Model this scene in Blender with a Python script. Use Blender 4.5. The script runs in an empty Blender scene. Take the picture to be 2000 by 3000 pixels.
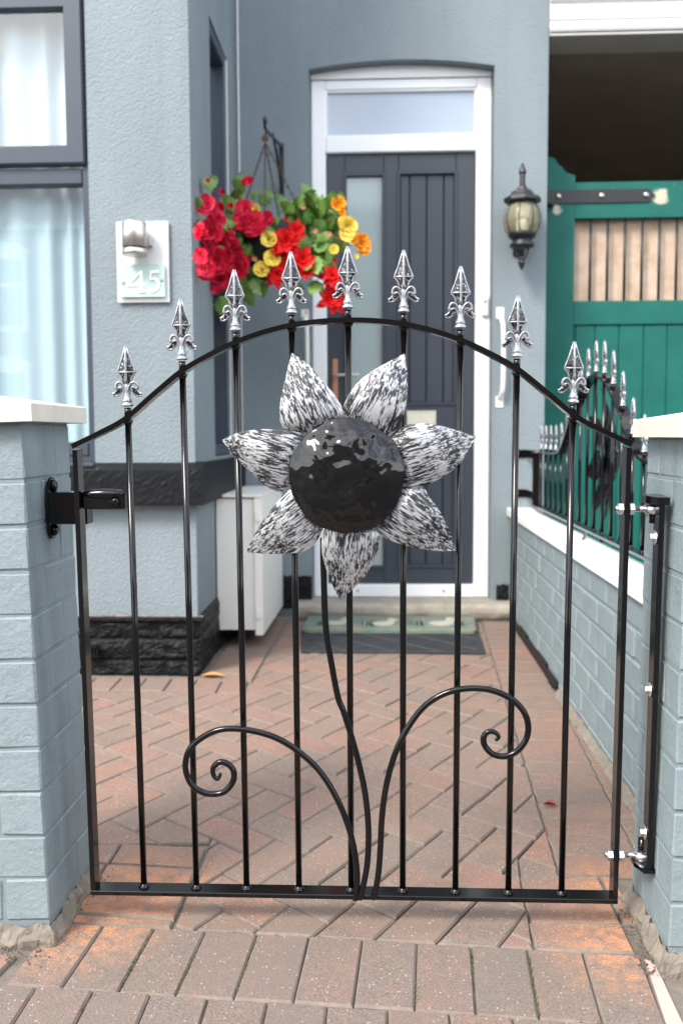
import bpy, bmesh, math, random
import numpy as np
from mathutils import Vector, Matrix, noise as mnoise

random.seed(7)
S = bpy.context.scene
COL = S.collection
PI = math.pi

# ------------------------------------------------------------------ camera
PITCH, YAW, ROLL, FPX = 0.0783, 0.0457, -0.0044, 2840.0
CAM = np.array([0.6232, -1.9522, 1.0253])
_f = np.array([-math.sin(YAW)*math.cos(PITCH), math.cos(YAW)*math.cos(PITCH), -math.sin(PITCH)])
_r = np.array([math.cos(YAW), math.sin(YAW), 0.0])
_u = np.cross(_r, _f)
_c, _s = math.cos(ROLL), math.sin(ROLL)
_r, _u = _c*_r+_s*_u, -_s*_r+_c*_u
cd = bpy.data.cameras.new('camera')
cam = bpy.data.objects.new('camera', cd)
COL.objects.link(cam)
M4 = Matrix(((_r[0], _u[0], -_f[0], CAM[0]), (_r[1], _u[1], -_f[1], CAM[1]), (_r[2], _u[2], -_f[2], CAM[2]), (0, 0, 0, 1)))
cam.matrix_world = M4
cd.sensor_fit = 'VERTICAL'
cd.sensor_height = 36.0
cd.sensor_width = 24.0
cd.lens = FPX/3000*36
cd.clip_start = 0.02
cd.clip_end = 500
cd.dof.use_dof = True
cd.dof.focus_distance = 1.93
cd.dof.aperture_fstop = 3.8
S.camera = cam

# ------------------------------------------------------------------ world and sun
SUN_DIR = Vector((-0.50, -0.62, 0.80)).normalized()      # towards the sun
W = bpy.data.worlds.new('World')
S.world = W
W.use_nodes = True
nt = W.node_tree
nt.nodes.clear()
wo = nt.nodes.new('ShaderNodeOutputWorld')
bg = nt.nodes.new('ShaderNodeBackground')
sky = nt.nodes.new('ShaderNodeTexSky')
sky.sky_type = 'NISHITA'
sky.sun_disc = False
sky.sun_elevation = math.asin(SUN_DIR.z)
sky.sun_rotation = math.atan2(SUN_DIR.x, SUN_DIR.y)
sky.air_density = 1.0
sky.dust_density = 1.2
tc = nt.nodes.new('ShaderNodeTexCoord')
mp = nt.nodes.new('ShaderNodeMapping')
mp.inputs['Scale'].default_value = (1.0, 1.0, 2.2)
mp.inputs['Location'].default_value = (0.35, 0.2, 0.1)
cn = nt.nodes.new('ShaderNodeTexNoise')
cn.inputs['Scale'].default_value = 2.1
cn.inputs['Detail'].default_value = 7
cn.inputs['Roughness'].default_value = 0.55
cr = nt.nodes.new('ShaderNodeValToRGB')
cr.color_ramp.elements[0].position = 0.38
cr.color_ramp.elements[1].position = 0.62
mx = nt.nodes.new('ShaderNodeMix')
mx.data_type = 'RGBA'
nt.links.new(tc.outputs['Generated'], mp.inputs['Vector'])
nt.links.new(mp.outputs['Vector'], cn.inputs['Vector'])
nt.links.new(cn.outputs['Fac'], cr.inputs['Fac'])
nt.links.new(cr.outputs['Color'], mx.inputs[0])
nt.links.new(sky.outputs['Color'], mx.inputs[6])
mx.inputs[7].default_value = (10.6, 10.3, 9.9, 1)
nt.links.new(mx.outputs[2], bg.inputs['Color'])
bg.inputs['Strength'].default_value = 0.14
nt.links.new(bg.outputs['Background'], wo.inputs['Surface'])

sd = bpy.data.lights.new('sun', 'SUN')
sd.energy = 1.5
sd.angle = math.radians(16)
sd.color = (1.0, 0.94, 0.85)
sun = bpy.data.objects.new('sun', sd)
COL.objects.link(sun)
sun.rotation_euler = SUN_DIR.to_track_quat('Z', 'Y').to_euler()
sun.location = (-6, -8, 12)

S.view_settings.view_transform = 'Standard'
S.view_settings.look = 'None'
S.view_settings.gamma = 1.0
S.view_settings.use_curve_mapping = False
S.view_settings.exposure = 1.68
S.render.engine = 'CYCLES'
S.cycles.max_bounces = 8

# ------------------------------------------------------------------ picture point -> point in the place
def ray(px, py):
    v = _r*(px-1000)/FPX - _u*(py-1500)/FPX + _f
    return v
def on_axis(px, py, axis, val):
    v = ray(px, py)
    t = (val-CAM[axis])/v[axis]
    return CAM+t*v
LEAN, GZ = 0.0489, 0.06
def on_gate(px, py, off=0.0):
    """point in the gate's own plane (x, height), off = distance in front of the frame"""
    n = np.array([0, math.cos(LEAN), math.sin(LEAN)])
    p0 = np.array([0, 0, GZ]) - n*off
    v = ray(px, py)
    t = (n@(p0-CAM))/(n@v)
    P = CAM+t*v-p0
    return float(P[0]), float(P@np.array([0, -math.sin(LEAN), math.cos(LEAN)]))

# ------------------------------------------------------------------ mesh helpers
class MB:
    def __init__(s):
        s.v, s.f, s.sm, s.mi = [], [], [], []
    def add(s, vs, fs, smooth=False, mi=0):
        b = len(s.v)
        s.v += [tuple(v) for v in vs]
        for f in fs:
            s.f.append(tuple(b+i for i in f)); s.sm.append(smooth); s.mi.append(mi)
        return s
    def box(s, x0, x1, y0, y1, z0, z1, c=0.0, jit=0.0, mi=0):
        if c <= 0:
            vs = [(x, y, z) for x in (x0, x1) for y in (y0, y1) for z in (z0, z1)]
            fs = [(0, 1, 3, 2), (4, 6, 7, 5), (0, 4, 5, 1), (2, 3, 7, 6), (0, 2, 6, 4), (1, 5, 7, 3)]
            if jit: vs = [tuple(a+random.uniform(-jit, jit) for a in v) for v in vs]
            return s.add(vs, fs, False, mi)
        bm = bmesh.new()
        vv = [bm.verts.new((x, y, z)) for x in (x0, x1) for y in (y0, y1) for z in (z0, z1)]
        for f in [(0, 1, 3, 2), (4, 6, 7, 5), (0, 4, 5, 1), (2, 3, 7, 6), (0, 2, 6, 4), (1, 5, 7, 3)]:
            bm.faces.new([vv[i] for i in f])
        bmesh.ops.bevel(bm, geom=bm.edges[:], offset=c, segments=1, affect='EDGES', profile=0.5)
        bm.verts.index_update()
        vs = [tuple(v.co) for v in bm.verts]
        if jit: vs = [tuple(a+random.uniform(-jit, jit) for a in v) for v in vs]
        fs = [tuple(v.index for v in f.verts) for f in bm.faces]
        bm.free()
        return s.add(vs, fs, False, mi)
    def prism(s, poly, axis, a0, a1, mi=0, smooth=False):
        """poly: 2D points; axis is the extrusion axis (0,1,2)"""
        n = len(poly)
        def P(p, a):
            return ((a, p[0], p[1]), (p[0], a, p[1]), (p[0], p[1], a))[axis]
        vs = [P(p, a0) for p in poly]+[P(p, a1) for p in poly]
        fs = [tuple(range(n)), tuple(range(2*n-1, n-1, -1))]
        s.add(vs, fs, False, mi)
        b = len(s.v)-2*n
        for i in range(n):
            j = (i+1) % n
            s.f.append((b+i, b+n+i, b+n+j, b+j)); s.sm.append(smooth); s.mi.append(mi)
        return s
    def tube(s, pts, r, seg=10, mi=0, cap=True, flat=None, smooth=True):
        """pts: centre line, r: radius or list; flat=(a,b) half-sizes with fixed 'up' gives a strip"""
        pts = [Vector(p) for p in pts]
        n = len(pts)
        rr = r if isinstance(r, (list, tuple)) else [r]*n
        up = None
        vs = []
        for i, p in enumerate(pts):
            t = (pts[min(i+1, n-1)]-pts[max(i-1, 0)]).normalized()
            if up is None:
                a = Vector((0, 0, 1)) if abs(t.z) < 0.9 else Vector((0, 1, 0))
                up = (a-t*a.dot(t)).normalized()
            else:
                up = (up-t*up.dot(t)).normalized()
            sd_ = t.cross(up)
            for k in range(seg):
                a = 2*PI*k/seg
                vs.append(p+(up*math.cos(a)+sd_*math.sin(a))*rr[i])
        fs = [(i*seg+k, i*seg+(k+1) % seg, (i+1)*seg+(k+1) % seg, (i+1)*seg+k) for i in range(n-1) for k in range(seg)]
        s.add(vs, fs, smooth, mi)
        if cap:
            b = len(s.v)-len(vs)
            s.f.append(tuple(b+k for k in range(seg))[::-1]); s.sm.append(False); s.mi.append(mi)
            s.f.append(tuple(b+(n-1)*seg+k for k in range(seg))); s.sm.append(False); s.mi.append(mi)
        return s
    def lathe(s, prof, cx=0, cy=0, cz=0, seg=16, mi=0, axis=2, smooth=True):
        """prof: (radius, height) list"""
        vs = []
        for r, h in prof:
            for k in range(seg):
                a = 2*PI*k/seg
                p = (r*math.cos(a), r*math.sin(a), h)
                if axis == 1: p = (r*math.cos(a), h, r*math.sin(a))
                if axis == 0: p = (h, r*math.cos(a), r*math.sin(a))
                vs.append((p[0]+cx, p[1]+cy, p[2]+cz))
        n = len(prof)
        fs = [(i*seg+k, i*seg+(k+1) % seg, (i+1)*seg+(k+1) % seg, (i+1)*seg+k) for i in range(n-1) for k in range(seg)]
        s.add(vs, fs, smooth, mi)
        b = len(s.v)-len(vs)
        for o in (0, (n-1)*seg):
            s.f.append(tuple(b+o+k for k in range(seg))); s.sm.append(False); s.mi.append(mi)
        return s
    def grid(s, fn, nu, nv, smooth=True, mi=0):
        vs = [fn(i/nu, j/nv) for i in range(nu+1) for j in range(nv+1)]
        fs = [(i*(nv+1)+j, (i+1)*(nv+1)+j, (i+1)*(nv+1)+j+1, i*(nv+1)+j+1) for i in range(nu) for j in range(nv)]
        return s.add(vs, fs, smooth, mi)
    def mesh(s, name, mats):
        me = bpy.data.meshes.new(name)
        me.from_pydata(s.v, [], s.f)
        for m in (mats if isinstance(mats, (list, tuple)) else [mats]): me.materials.append(m)
        me.polygons.foreach_set('use_smooth', s.sm)
        me.polygons.foreach_set('material_index', s.mi)
        bm = bmesh.new(); bm.from_mesh(me)
        bmesh.ops.recalc_face_normals(bm, faces=bm.faces)
        bm.to_mesh(me); bm.free()
        me.update()
        return me
    def build(s, name, mats, parent=None):
        return link(name, s.mesh(name, mats), parent)

def link(name, me, parent=None, loc=None, rot=None, scale=None):
    o = bpy.data.objects.new(name, me)
    COL.objects.link(o)
    if parent is not None: o.parent = parent
    if loc is not None: o.location = loc
    if rot is not None: o.rotation_euler = rot
    if scale is not None: o.scale = scale if hasattr(scale, '__len__') else (scale,)*3
    return o
def tag(o, label=None, cat=None, group=None, kind=None):
    if label: o['label'] = label
    if cat: o['category'] = cat
    if group: o['group'] = group
    if kind: o['kind'] = kind
    return o
def thing(name, label, cat, loc=(0, 0, 0), group=None):
    o = bpy.data.objects.new(name, None)
    COL.objects.link(o)
    o.location = loc
    o.empty_display_size = 0.1
    return tag(o, label, cat, group)
def smooth_pts(pts, n=6):
    """Catmull-Rom through the points"""
    P = [Vector(p) for p in pts]
    out = []
    for i in range(len(P)-1):
        p0, p1, p2, p3 = P[max(i-1, 0)], P[i], P[i+1], P[min(i+2, len(P)-1)]
        for k in range(n):
            t = k/n
            out.append(0.5*((2*p1)+(p2-p0)*t+(2*p0-5*p1+4*p2-p3)*t*t+(3*p1-p0-3*p2+p3)*t**3))
    out.append(P[-1])
    return out

# ------------------------------------------------------------------ materials
class NT:
    def __init__(s, name):
        s.m = bpy.data.materials.new(name)
        s.m.use_nodes = True
        s.t = s.m.node_tree
        s.b = s.t.nodes['Principled BSDF']
        s.out = s.t.nodes['Material Output']
        s._c = None
    def n(s, typ, **kw):
        nd = s.t.nodes.new(typ)
        for k, v in kw.items(): setattr(nd, k, v)
        return nd
    def l(s, a, b): s.t.links.new(a, b)
    def coord(s, scale=(1, 1, 1), rnd=False):
        tcn = s.n('ShaderNodeTexCoord')
        mpn = s.n('ShaderNodeMapping')
        mpn.inputs['Scale'].default_value = scale
        s.l(tcn.outputs['Object'], mpn.inputs['Vector'])
        if rnd:
            oi = s.n('ShaderNodeObjectInfo')
            ml = s.n('ShaderNodeMath', operation='MULTIPLY'); ml.inputs[1].default_value = 37.0
            s.l(oi.outputs['Random'], ml.inputs[0])
            cb = s.n('ShaderNodeCombineXYZ')
            for i in range(3): s.l(ml.outputs[0], cb.inputs[i])
            s.l(cb.outputs[0], mpn.inputs['Location'])
        return mpn.outputs['Vector']
    def pos(s):
        return s.n('ShaderNodeNewGeometry').outputs['Position']
    def noise(s, vec, scale, detail=4, rough=0.55):
        nd = s.n('ShaderNodeTexNoise')
        nd.inputs['Scale'].default_value = scale
        nd.inputs['Detail'].default_value = detail
        nd.inputs['Roughness'].default_value = rough
        s.l(vec, nd.inputs['Vector'])
        return nd.outputs['Fac']
    def ramp(s, fac, a, b, ca=(0, 0, 0, 1), cb=(1, 1, 1, 1)):
        r = s.n('ShaderNodeValToRGB')
        r.color_ramp.elements[0].position = a; r.color_ramp.elements[1].position = b
        r.color_ramp.elements[0].color = ca; r.color_ramp.elements[1].color = cb
        s.l(fac, r.inputs['Fac'])
        return r.outputs['Color']
    def mix(s, fac, a, b, mode='MIX'):
        m = s.n('ShaderNodeMix', data_type='RGBA', blend_type=mode)
        for i, v in ((0, fac), (6, a), (7, b)):
            if hasattr(v, 'node'): s.l(v, m.inputs[i])
            elif i == 0: m.inputs[0].default_value = v
            else: m.inputs[i].default_value = (*v[:3], 1)
        return m.outputs[2]
    def math(s, op, a, b=0.0):
        m = s.n('ShaderNodeMath', operation=op)
        for i, v in ((0, a), (1, b)):
            if hasattr(v, 'node'): s.l(v, m.inputs[i])
            else: m.inputs[i].default_value = v
        return m.outputs[0]
    def bump(s, h, strength=0.3, dist=0.002):
        b = s.n('ShaderNodeBump')
        b.inputs['Strength'].default_value = strength
        b.inputs['Distance'].default_value = dist
        s.l(h, b.inputs['Height'])
        s.l(b.outputs['Normal'], s.b.inputs['Normal'])
    def set(s, color=None, rough=None, metal=None, coat=None, spec=None):
        for k, v in (('Base Color', color), ('Roughness', rough), ('Metallic', metal), ('Coat Weight', coat), ('Specular IOR Level', spec)):
            if v is None: continue
            if hasattr(v, 'node'): s.l(v, s.b.inputs[k])
            elif k == 'Base Color': s.b.inputs[k].default_value = (*v, 1)
            else: s.b.inputs[k].default_value = v
        return s

def simple(name, color, rough=0.5, metal=0.0, var=0.12, scale=18.0, bump=0.0, bscale=120.0, bdist=0.002, coat=None, rnd=False):
    k = NT(name)
    v = k.coord(rnd=rnd)
    f = k.noise(v, scale, 5)
    dark = tuple(c*(1-var) for c in color); light = tuple(min(1, c*(1+var)) for c in color)
    k.set(k.mix(f, dark, light), rough, metal, coat)
    if bump: k.bump(k.noise(v, bscale, 4), bump, bdist)
    return k.m

def render_mat(name, color):
    """painted roughcast: rounded grains, faint dirt streaks"""
    k = NT(name)
    v = k.coord()
    big = k.noise(k.coord((1.5, 1.5, 0.5)), 2.2, 5)
    c = k.mix(k.ramp(big, 0.3, 0.75), tuple(a*0.87 for a in color), tuple(min(1, a*1.07) for a in color))
    strk = k.ramp(k.noise(k.coord((9, 9, 0.35)), 1.6, 4, 0.6), 0.56, 0.75)
    c = k.mix(k.math('MULTIPLY', strk, 0.22), c, tuple(a*0.66 for a in color))
    spots = k.ramp(k.noise(v, 42, 3), 0.70, 0.80)
    c = k.mix(k.math('MULTIPLY', spots, 0.35), c, tuple(a*0.72 for a in color))
    k.set(c, 0.72)
    vo = k.n('ShaderNodeTexVoronoi', feature='SMOOTH_F1'); vo.inputs['Scale'].default_value = 125
    k.l(v, vo.inputs['Vector'])
    h = k.math('ADD', k.math('MULTIPLY', vo.outputs['Distance'], -1.2), k.math('MULTIPLY', k.noise(v, 55, 3), 0.6))
    k.bump(h, 0.5, 0.005)
    return k.m

def brick_paint(name):
    k = NT(name)
    v = k.coord()
    base = (0.190, 0.238, 0.254)
    c = k.mix(k.ramp(k.noise(v, 5, 5), 0.3, 0.72), tuple(a*0.90 for a in base), tuple(a*1.10 for a in base))
    p = k.pos()
    # bare pink patches where the paint is scuffed on edges, mostly thin
    chip = k.ramp(k.noise(p, 26, 6, 0.65), 0.70, 0.735)
    chip2 = k.ramp(k.noise(p, 4.0, 2), 0.52, 0.66)
    fac = k.math('MULTIPLY', chip, chip2)
    c = k.mix(k.math('MULTIPLY', fac, 0.75), c, (0.52, 0.36, 0.29))
    dirt = k.ramp(k.noise(p, 60, 4), 0.66, 0.76)
    c = k.mix(k.math('MULTIPLY', dirt, 0.35), c, (0.10, 0.10, 0.09))
    run = k.n('ShaderNodeMapping'); run.inputs['Scale'].default_value = (14, 14, 0.9); k.l(p, run.inputs['Vector'])
    c = k.mix(k.math('MULTIPLY', k.ramp(k.noise(run.outputs['Vector'], 1.5, 4, 0.6), 0.54, 0.74), 0.28), c, (0.13, 0.15, 0.15))
    k.set(c, 0.62)
    h = k.math('ADD', k.noise(p, 85, 6, 0.68), k.math('ADD', k.math('MULTIPLY', k.ramp(k.noise(p, 24, 3), 0.45, 0.75), 0.4), k.math('MULTIPLY', k.ramp(k.noise(p, 48, 4, 0.6), 0.62, 0.72), -0.55)))
    k.bump(h, 0.55, 0.006)
    return k.m

def paver_mat(name, cols, dust=True):
    k = NT(name)
    p = k.pos()
    oi = k.n('ShaderNodeObjectInfo')
    r = k.n('ShaderNodeValToRGB')
    r.color_ramp.elements[0].color = (*cols[0], 1); r.color_ramp.elements[1].color = (*cols[-1], 1)
    for i, cc in enumerate(cols[1:-1]):
        e = r.color_ramp.elements.new((i+1)/(len(cols)-1)); e.color = (*cc, 1)
    k.l(oi.outputs['Random'], r.inputs['Fac'])
    c = r.outputs['Color']
    mot = k.noise(p, 11, 5, 0.6)
    c = k.mix(k.ramp(mot, 0.35, 0.68), c, k.mix(0.62, c, (0.25, 0.225, 0.19)))
    blot = k.noise(p, 28, 5, 0.7)
    c = k.mix(k.math('MULTIPLY', k.ramp(blot, 0.52, 0.70), 0.45), c, (0.40, 0.27, 0.21))
    fine = k.noise(p, 330, 3, 0.7)
    c = k.mix(0.85, c, k.mix(k.ramp(fine, 0.3, 0.7), (0.10, 0.075, 0.065), (0.52, 0.42, 0.37)), 'OVERLAY')
    vo = k.n('ShaderNodeTexVoronoi'); vo.inputs['Scale'].default_value = 130
    k.l(p, vo.inputs['Vector'])
    sep = k.n('ShaderNodeSeparateColor'); k.l(vo.outputs['Color'], sep.inputs[0])
    spk = k.math('MULTIPLY', k.ramp(vo.outputs['Distance'], 0.20, 0.30, (1, 1, 1, 1), (0, 0, 0, 1)), k.math('GREATER_THAN', sep.outputs[0], 0.86))
    c = k.mix(k.math('MULTIPLY', spk, 0.5), c, (0.58, 0.54, 0.50))
    grime = k.ramp(k.noise(p, 3.1, 4), 0.5, 0.72)
    c = k.mix(k.math('MULTIPLY', grime, 0.30), c, (0.13, 0.115, 0.10))
    if dust:      # orange brick dust left beside the two pillars after drilling
        tot = None
        for (cx, cy, rad) in ((-0.05, 0.02, 0.27), (0.04, 0.16, 0.22), (1.13, -0.06, 0.22), (1.14, 0.20, 0.16)):
            d = k.n('ShaderNodeVectorMath', operation='DISTANCE')
            k.l(p, d.inputs[0]); d.inputs[1].default_value = (cx, cy, 0)
            m = k.math('SUBTRACT', 1.0, k.math('DIVIDE', d.outputs['Value'], rad))
            m = k.math('MAXIMUM', m, 0.0)
            tot = m if tot is None else k.math('MAXIMUM', tot, m)
        fac = k.math('MULTIPLY', tot, k.math('ADD', 0.06, k.math('MULTIPLY', k.math('MULTIPLY', k.ramp(k.noise(p, 26, 6, 0.7), 0.38, 0.66), k.math('ADD', 0.45, k.ramp(k.noise(p, 170, 4, 0.7), 0.42, 0.60))), 1.35)))
        fac = k.math('MINIMUM', fac, 0.8)
        c = k.mix(fac, c, (0.54, 0.24, 0.11))
    k.set(c, 0.85)
    k.bump(k.math('ADD', k.noise(p, 210, 4, 0.65), k.math('MULTIPLY', k.noise(p, 30, 3), 0.8)), 0.6, 0.004)
    return k.m

def glass_mat(name, tint=(1, 1, 1), rough=0.0, ior=1.5, boost=1.0):
    k = NT(name)
    k.t.nodes.remove(k.b)
    tr = k.n('ShaderNodeBsdfTransparent'); tr.inputs[0].default_value = (*tint, 1)
    gl = k.n('ShaderNodeBsdfGlossy'); gl.inputs['Roughness'].default_value = rough
    fr = k.n('ShaderNodeFresnel'); fr.inputs['IOR'].default_value = ior
    mxs = k.n('ShaderNodeMixShader')
    ge = k.n('ShaderNodeNewGeometry')
    front = k.math('SUBTRACT', 1.0, ge.outputs['Backfacing'])
    k.l(k.math('MULTIPLY', front, k.math('MINIMUM', k.math('MULTIPLY', fr.outputs[0], boost), 1.0)), mxs.inputs[0])
    k.l(tr.outputs[0], mxs.inputs[1]); k.l(gl.outputs[0], mxs.inputs[2])
    k.l(mxs.outputs[0], k.out.inputs['Surface'])
    return k.m

def brushed_silver(name, petals):
    """black enamel dry-brushed with silver"""
    k = NT(name)
    if petals:
        v = k.coord((4, 42, 42), rnd=True)
        f = k.math('ADD', k.math('MULTIPLY', k.noise(v, 6.0, 5, 0.7), 0.74), k.math('MULTIPLY', k.noise(k.coord((9, 30, 30), rnd=True), 6.0, 5, 0.72), 0.26))
        g = k.noise(k.coord((1, 1, 1), rnd=True), 24.0, 3)
        f = k.math('ADD', f, k.math('MULTIPLY', k.math('SUBTRACT', g, 0.5), 0.32))
        hair = k.noise(k.coord((10, 120, 120), rnd=True), 5.0, 3, 0.6)
        f = k.math('ADD', f, k.math('MULTIPLY', k.math('SUBTRACT', hair, 0.5), 0.30))
        m = k.ramp(f, 0.465, 0.565)
    else:
        f = k.noise(k.coord(rnd=True), 190, 4, 0.7)
        m = k.ramp(f, 0.54, 0.66)
    k.set(k.mix(m, (0.010, 0.010, 0.012), (0.47, 0.48, 0.50)), k.mix(m, (0.18,)*3, (0.33,)*3), k.math('MULTIPLY', m, 0.55))
    if petals: k.bump(f, 0.35, 0.003)
    return k.m

M = {}
M['wall'] = render_mat('grey_blue_roughcast', (0.184, 0.226, 0.246))
M['brick'] = brick_paint('painted_brick')
M['mortar'] = simple('painted_mortar', (0.174, 0.215, 0.228), 0.75, var=0.15, bump=0.5, bscale=70, bdist=0.005)
M['rubble'] = simple('crumbled_mortar', (0.185, 0.160, 0.130), 0.95, var=0.5, scale=28, bump=0.9, bscale=70, bdist=0.008)
M['stonework'] = simple('weathered_stone', (0.30, 0.275, 0.23), 0.85, var=0.45, scale=14, bump=0.7, bscale=40, bdist=0.008)
M['cap'] = simple('cream_concrete', (0.56, 0.53, 0.46), 0.75, var=0.17, scale=16, bump=0.3, bscale=150)
M['coping'] = simple('white_coping', (0.70, 0.70, 0.70), 0.6, var=0.10, scale=12, bump=0.2, bscale=120)
M['black'] = simple('gloss_black_metal', (0.0035, 0.0035, 0.004), 0.12, 0.0, var=0.1)
M['pitch'] = simple('black_painted_stone', (0.005, 0.0055, 0.007), 0.42, var=0.3, scale=20, bump=0.9, bscale=55, bdist=0.012)
M['sill'] = simple('black_painted_sill', (0.008, 0.009, 0.011), 0.5, var=0.35, scale=24, bump=0.35, bscale=60, bdist=0.006)
M['sill'].node_tree.nodes['Principled BSDF'].inputs['Specular IOR Level'].default_value = 0.16
M['pitch'].node_tree.nodes['Principled BSDF'].inputs['Specular IOR Level'].default_value = 0.2
M['black'].node_tree.nodes['Principled BSDF'].inputs['Specular IOR Level'].default_value = 0.38
M['silver'] = simple('silver_paint', (0.34, 0.35, 0.37), 0.33, 0.8, var=0.8, scale=190)
M['finial_dark'] = brushed_silver('silver_rubbed_black', False)
M['petal'] = brushed_silver('silver_brushed_petal', True)
M['zinc'] = simple('zinc_plated_steel', (0.72, 0.73, 0.74), 0.25, 0.95, var=0.1, scale=60)
M['steel'] = simple('brushed_stainless', (0.52, 0.49, 0.46), 0.36, 0.95, var=0.08, scale=60)
M['anthracite'] = simple('anthracite_pvc', (0.040, 0.053, 0.074), 0.38, var=0.06)
M['white'] = simple('white_pvc', (0.80, 0.82, 0.83), 0.33, var=0.02)
M['whitewood'] = simple('white_gloss_wood', (0.80, 0.80, 0.78), 0.45, var=0.06, scale=7)
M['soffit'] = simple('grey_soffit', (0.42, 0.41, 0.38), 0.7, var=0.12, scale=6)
M['door'] = simple('dark_grey_door', (0.033, 0.042, 0.058), 0.42, var=0.05, bump=0.12, bscale=300)
M['plaster'] = simple('passage_plaster', (0.23, 0.195, 0.155), 0.9, var=0.3, scale=3, bump=0.3, bscale=30)
M['glass'] = glass_mat('window_glass', (0.90, 0.97, 0.99), 0.0, 1.6, 2.5)
M['obscure'] = simple('obscure_glass', (0.33, 0.41, 0.41), 0.06, var=0.03, scale=4)
M['fanlight'] = simple('frosted_fanlight_glass', (0.40, 0.46, 0.54), 0.10, var=0.03, scale=3)
k = NT('net_curtain_fabric'); k.set((0.62, 0.635, 0.655), 0.8)
M['curtain'] = k.m
M['room'] = simple('room_plaster', (0.35, 0.34, 0.33), 0.9)
M['bed'] = simple('jointing_sand', (0.165, 0.140, 0.115), 0.95, var=0.45, scale=40, bump=0.8, bscale=200, bdist=0.004)
M['paver'] = paver_mat('red_block_paver', [(0.355, 0.258, 0.218), (0.290, 0.250, 0.224), (0.388, 0.252, 0.210), (0.318, 0.242, 0.208), (0.272, 0.250, 0.228), (0.362, 0.280, 0.240)])
M['paver_grey'] = paver_mat('grey_block_paver', [(0.250, 0.224, 0.206), (0.222, 0.216, 0.206), (0.275, 0.222, 0.200), (0.235, 0.224, 0.212)])
M['grime'] = simple('joint_dirt_shade', (0.185, 0.150, 0.124), 0.95, var=0.4, scale=50)  # dirt on paver edges, with the joints' occlusion shade painted into its colour
M['asphalt'] = simple('asphalt', (0.06, 0.06, 0.062), 0.9, var=0.3, scale=40, bump=0.5, bscale=200)
M['ivory'] = simple('ivory_plastic', (0.79, 0.79, 0.73), 0.45, var=0.04, scale=8)
M['rust'] = simple('rusty_chain', (0.10, 0.055, 0.035), 0.7, 0.4, var=0.5, scale=90)
M['castblack'] = simple('cast_black', (0.012, 0.013, 0.015), 0.42, var=0.2, bump=0.3, bscale=150)
M['handle_white'] = simple('white_enamel', (0.75, 0.75, 0.72), 0.4, var=0.04)
M['rustscrew'] = simple('rusted_screw', (0.25, 0.13, 0.06), 0.8, var=0.4, scale=200)
M['film'] = simple('copper_handle_plate', (0.50, 0.22, 0.13), 0.35, 0.2, var=0.1)

# ------------------------------------------------------------------ ground
g = MB().grid(lambda u, v: (-90+180*u, -90+180*v, -0.040), 6, 6, False).build('ground', M['asphalt'])
tag(g, kind='structure')

# paving: a bed of jointing sand with every paver on it
bedm = MB()
bedm.box(-1.6, 1.42, -0.62, 3.62, -0.038, -0.0100)
paving = bedm.build('paving', M['bed'])
tag(paving, kind='structure')

def clip(poly, a, b, c):
    """keep the side a*x+b*y<=c"""
    out = []
    for i in range(len(poly)):
        p, q = poly[i], poly[(i+1) % len(poly)]
        dp, dq = a*p[0]+b*p[1]-c, a*q[0]+b*q[1]-c
        if dp <= 0: out.append(p)
        if dp*dq < 0:
            t = dp/(dp-dq)
            out.append((p[0]+t*(q[0]-p[0]), p[1]+t*(q[1]-p[1])))
    return out
def area(poly):
    return 0.5*sum(poly[i][0]*poly[(i+1) % len(poly)][1]-poly[(i+1) % len(poly)][0]*poly[i][1] for i in range(len(poly)))
def inset(poly, d):
    n = len(poly); out = []
    for i in range(n):
        p0, p1, p2 = Vector(poly[i-1]), Vector(poly[i]), Vector(poly[(i+1) % n])
        e1, e2 = (p1-p0), (p2-p1)
        if e1.length < 1e-6 or e2.length < 1e-6: return None
        e1.normalize(); e2.normalize()
        n1, n2 = Vector((-e1.y, e1.x)), Vector((-e2.y, e2.x))
        den = max(1+n1.dot(n2), 0.45)
        out.append(tuple(p1+(n1+n2)*(d/den)))
    return out
def paver(poly, mat, gap=0.0022):
    q = []
    for p in poly:
        if not q or (Vector(p)-Vector(q[-1])).length > 0.004: q.append(p)
    if len(q) > 2 and (Vector(q[0])-Vector(q[-1])).length < 0.004: q.pop()
    if len(q) < 3: return
    A = area(q)
    if A < 0: q = q[::-1]; A = -A
    if A < 0.0004: return
    a = inset(q, gap); 
    if a is None or area(a) <= 0.00015: return
    b = inset(a, 0.0034)
    if b is None or area(b) <= 0.00005 or len(b) != len(a): b = inset(a, 0.0015)
    if b is None or area(b) <= 0: return
    a = [(x+random.uniform(-.0011, .0011), y+random.uniform(-.0011, .0011)) for x, y in a]
    cx = sum(p[0] for p in a)/len(a); cy = sum(p[1] for p in a)/len(a)
    tx, ty = random.uniform(-0.009, 0.009), random.uniform(-0.009, 0.009)
    dz = random.uniform(-0.0016, 0.0014)
    n = len(a)
    hz = lambda x, y, z: z+dz+tx*(x-cx)+ty*(y-cy)
    vs = [(x-cx, y-cy, -0.03) for x, y in a]+[(x-cx, y-cy, hz(x, y, -0.0050)) for x, y in a]+[(x-cx, y-cy, hz(x, y, 0)) for x, y in b]
    fs = []
    for r in (0, 1):
        for i in range(n):
            j = (i+1) % n
            fs.append((r*n+i, r*n+j, (r+1)*n+j, (r+1)*n+i))
    fs.append(tuple(2*n+i for i in range(n)))
    m = MB(); m.add(vs, fs)
    for i in range(len(fs)-1): m.mi[i] = 1                 # arrises coloured darker for joint dirt plus the shade in the joints
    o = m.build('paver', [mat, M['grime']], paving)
    o.location = (cx, cy, 0)

ROWTOP = lambda x: -0.003-0.072*x           # back edge of the soldier course
def row_y(x, k): return ROWTOP(x)-0.236*k
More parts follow.
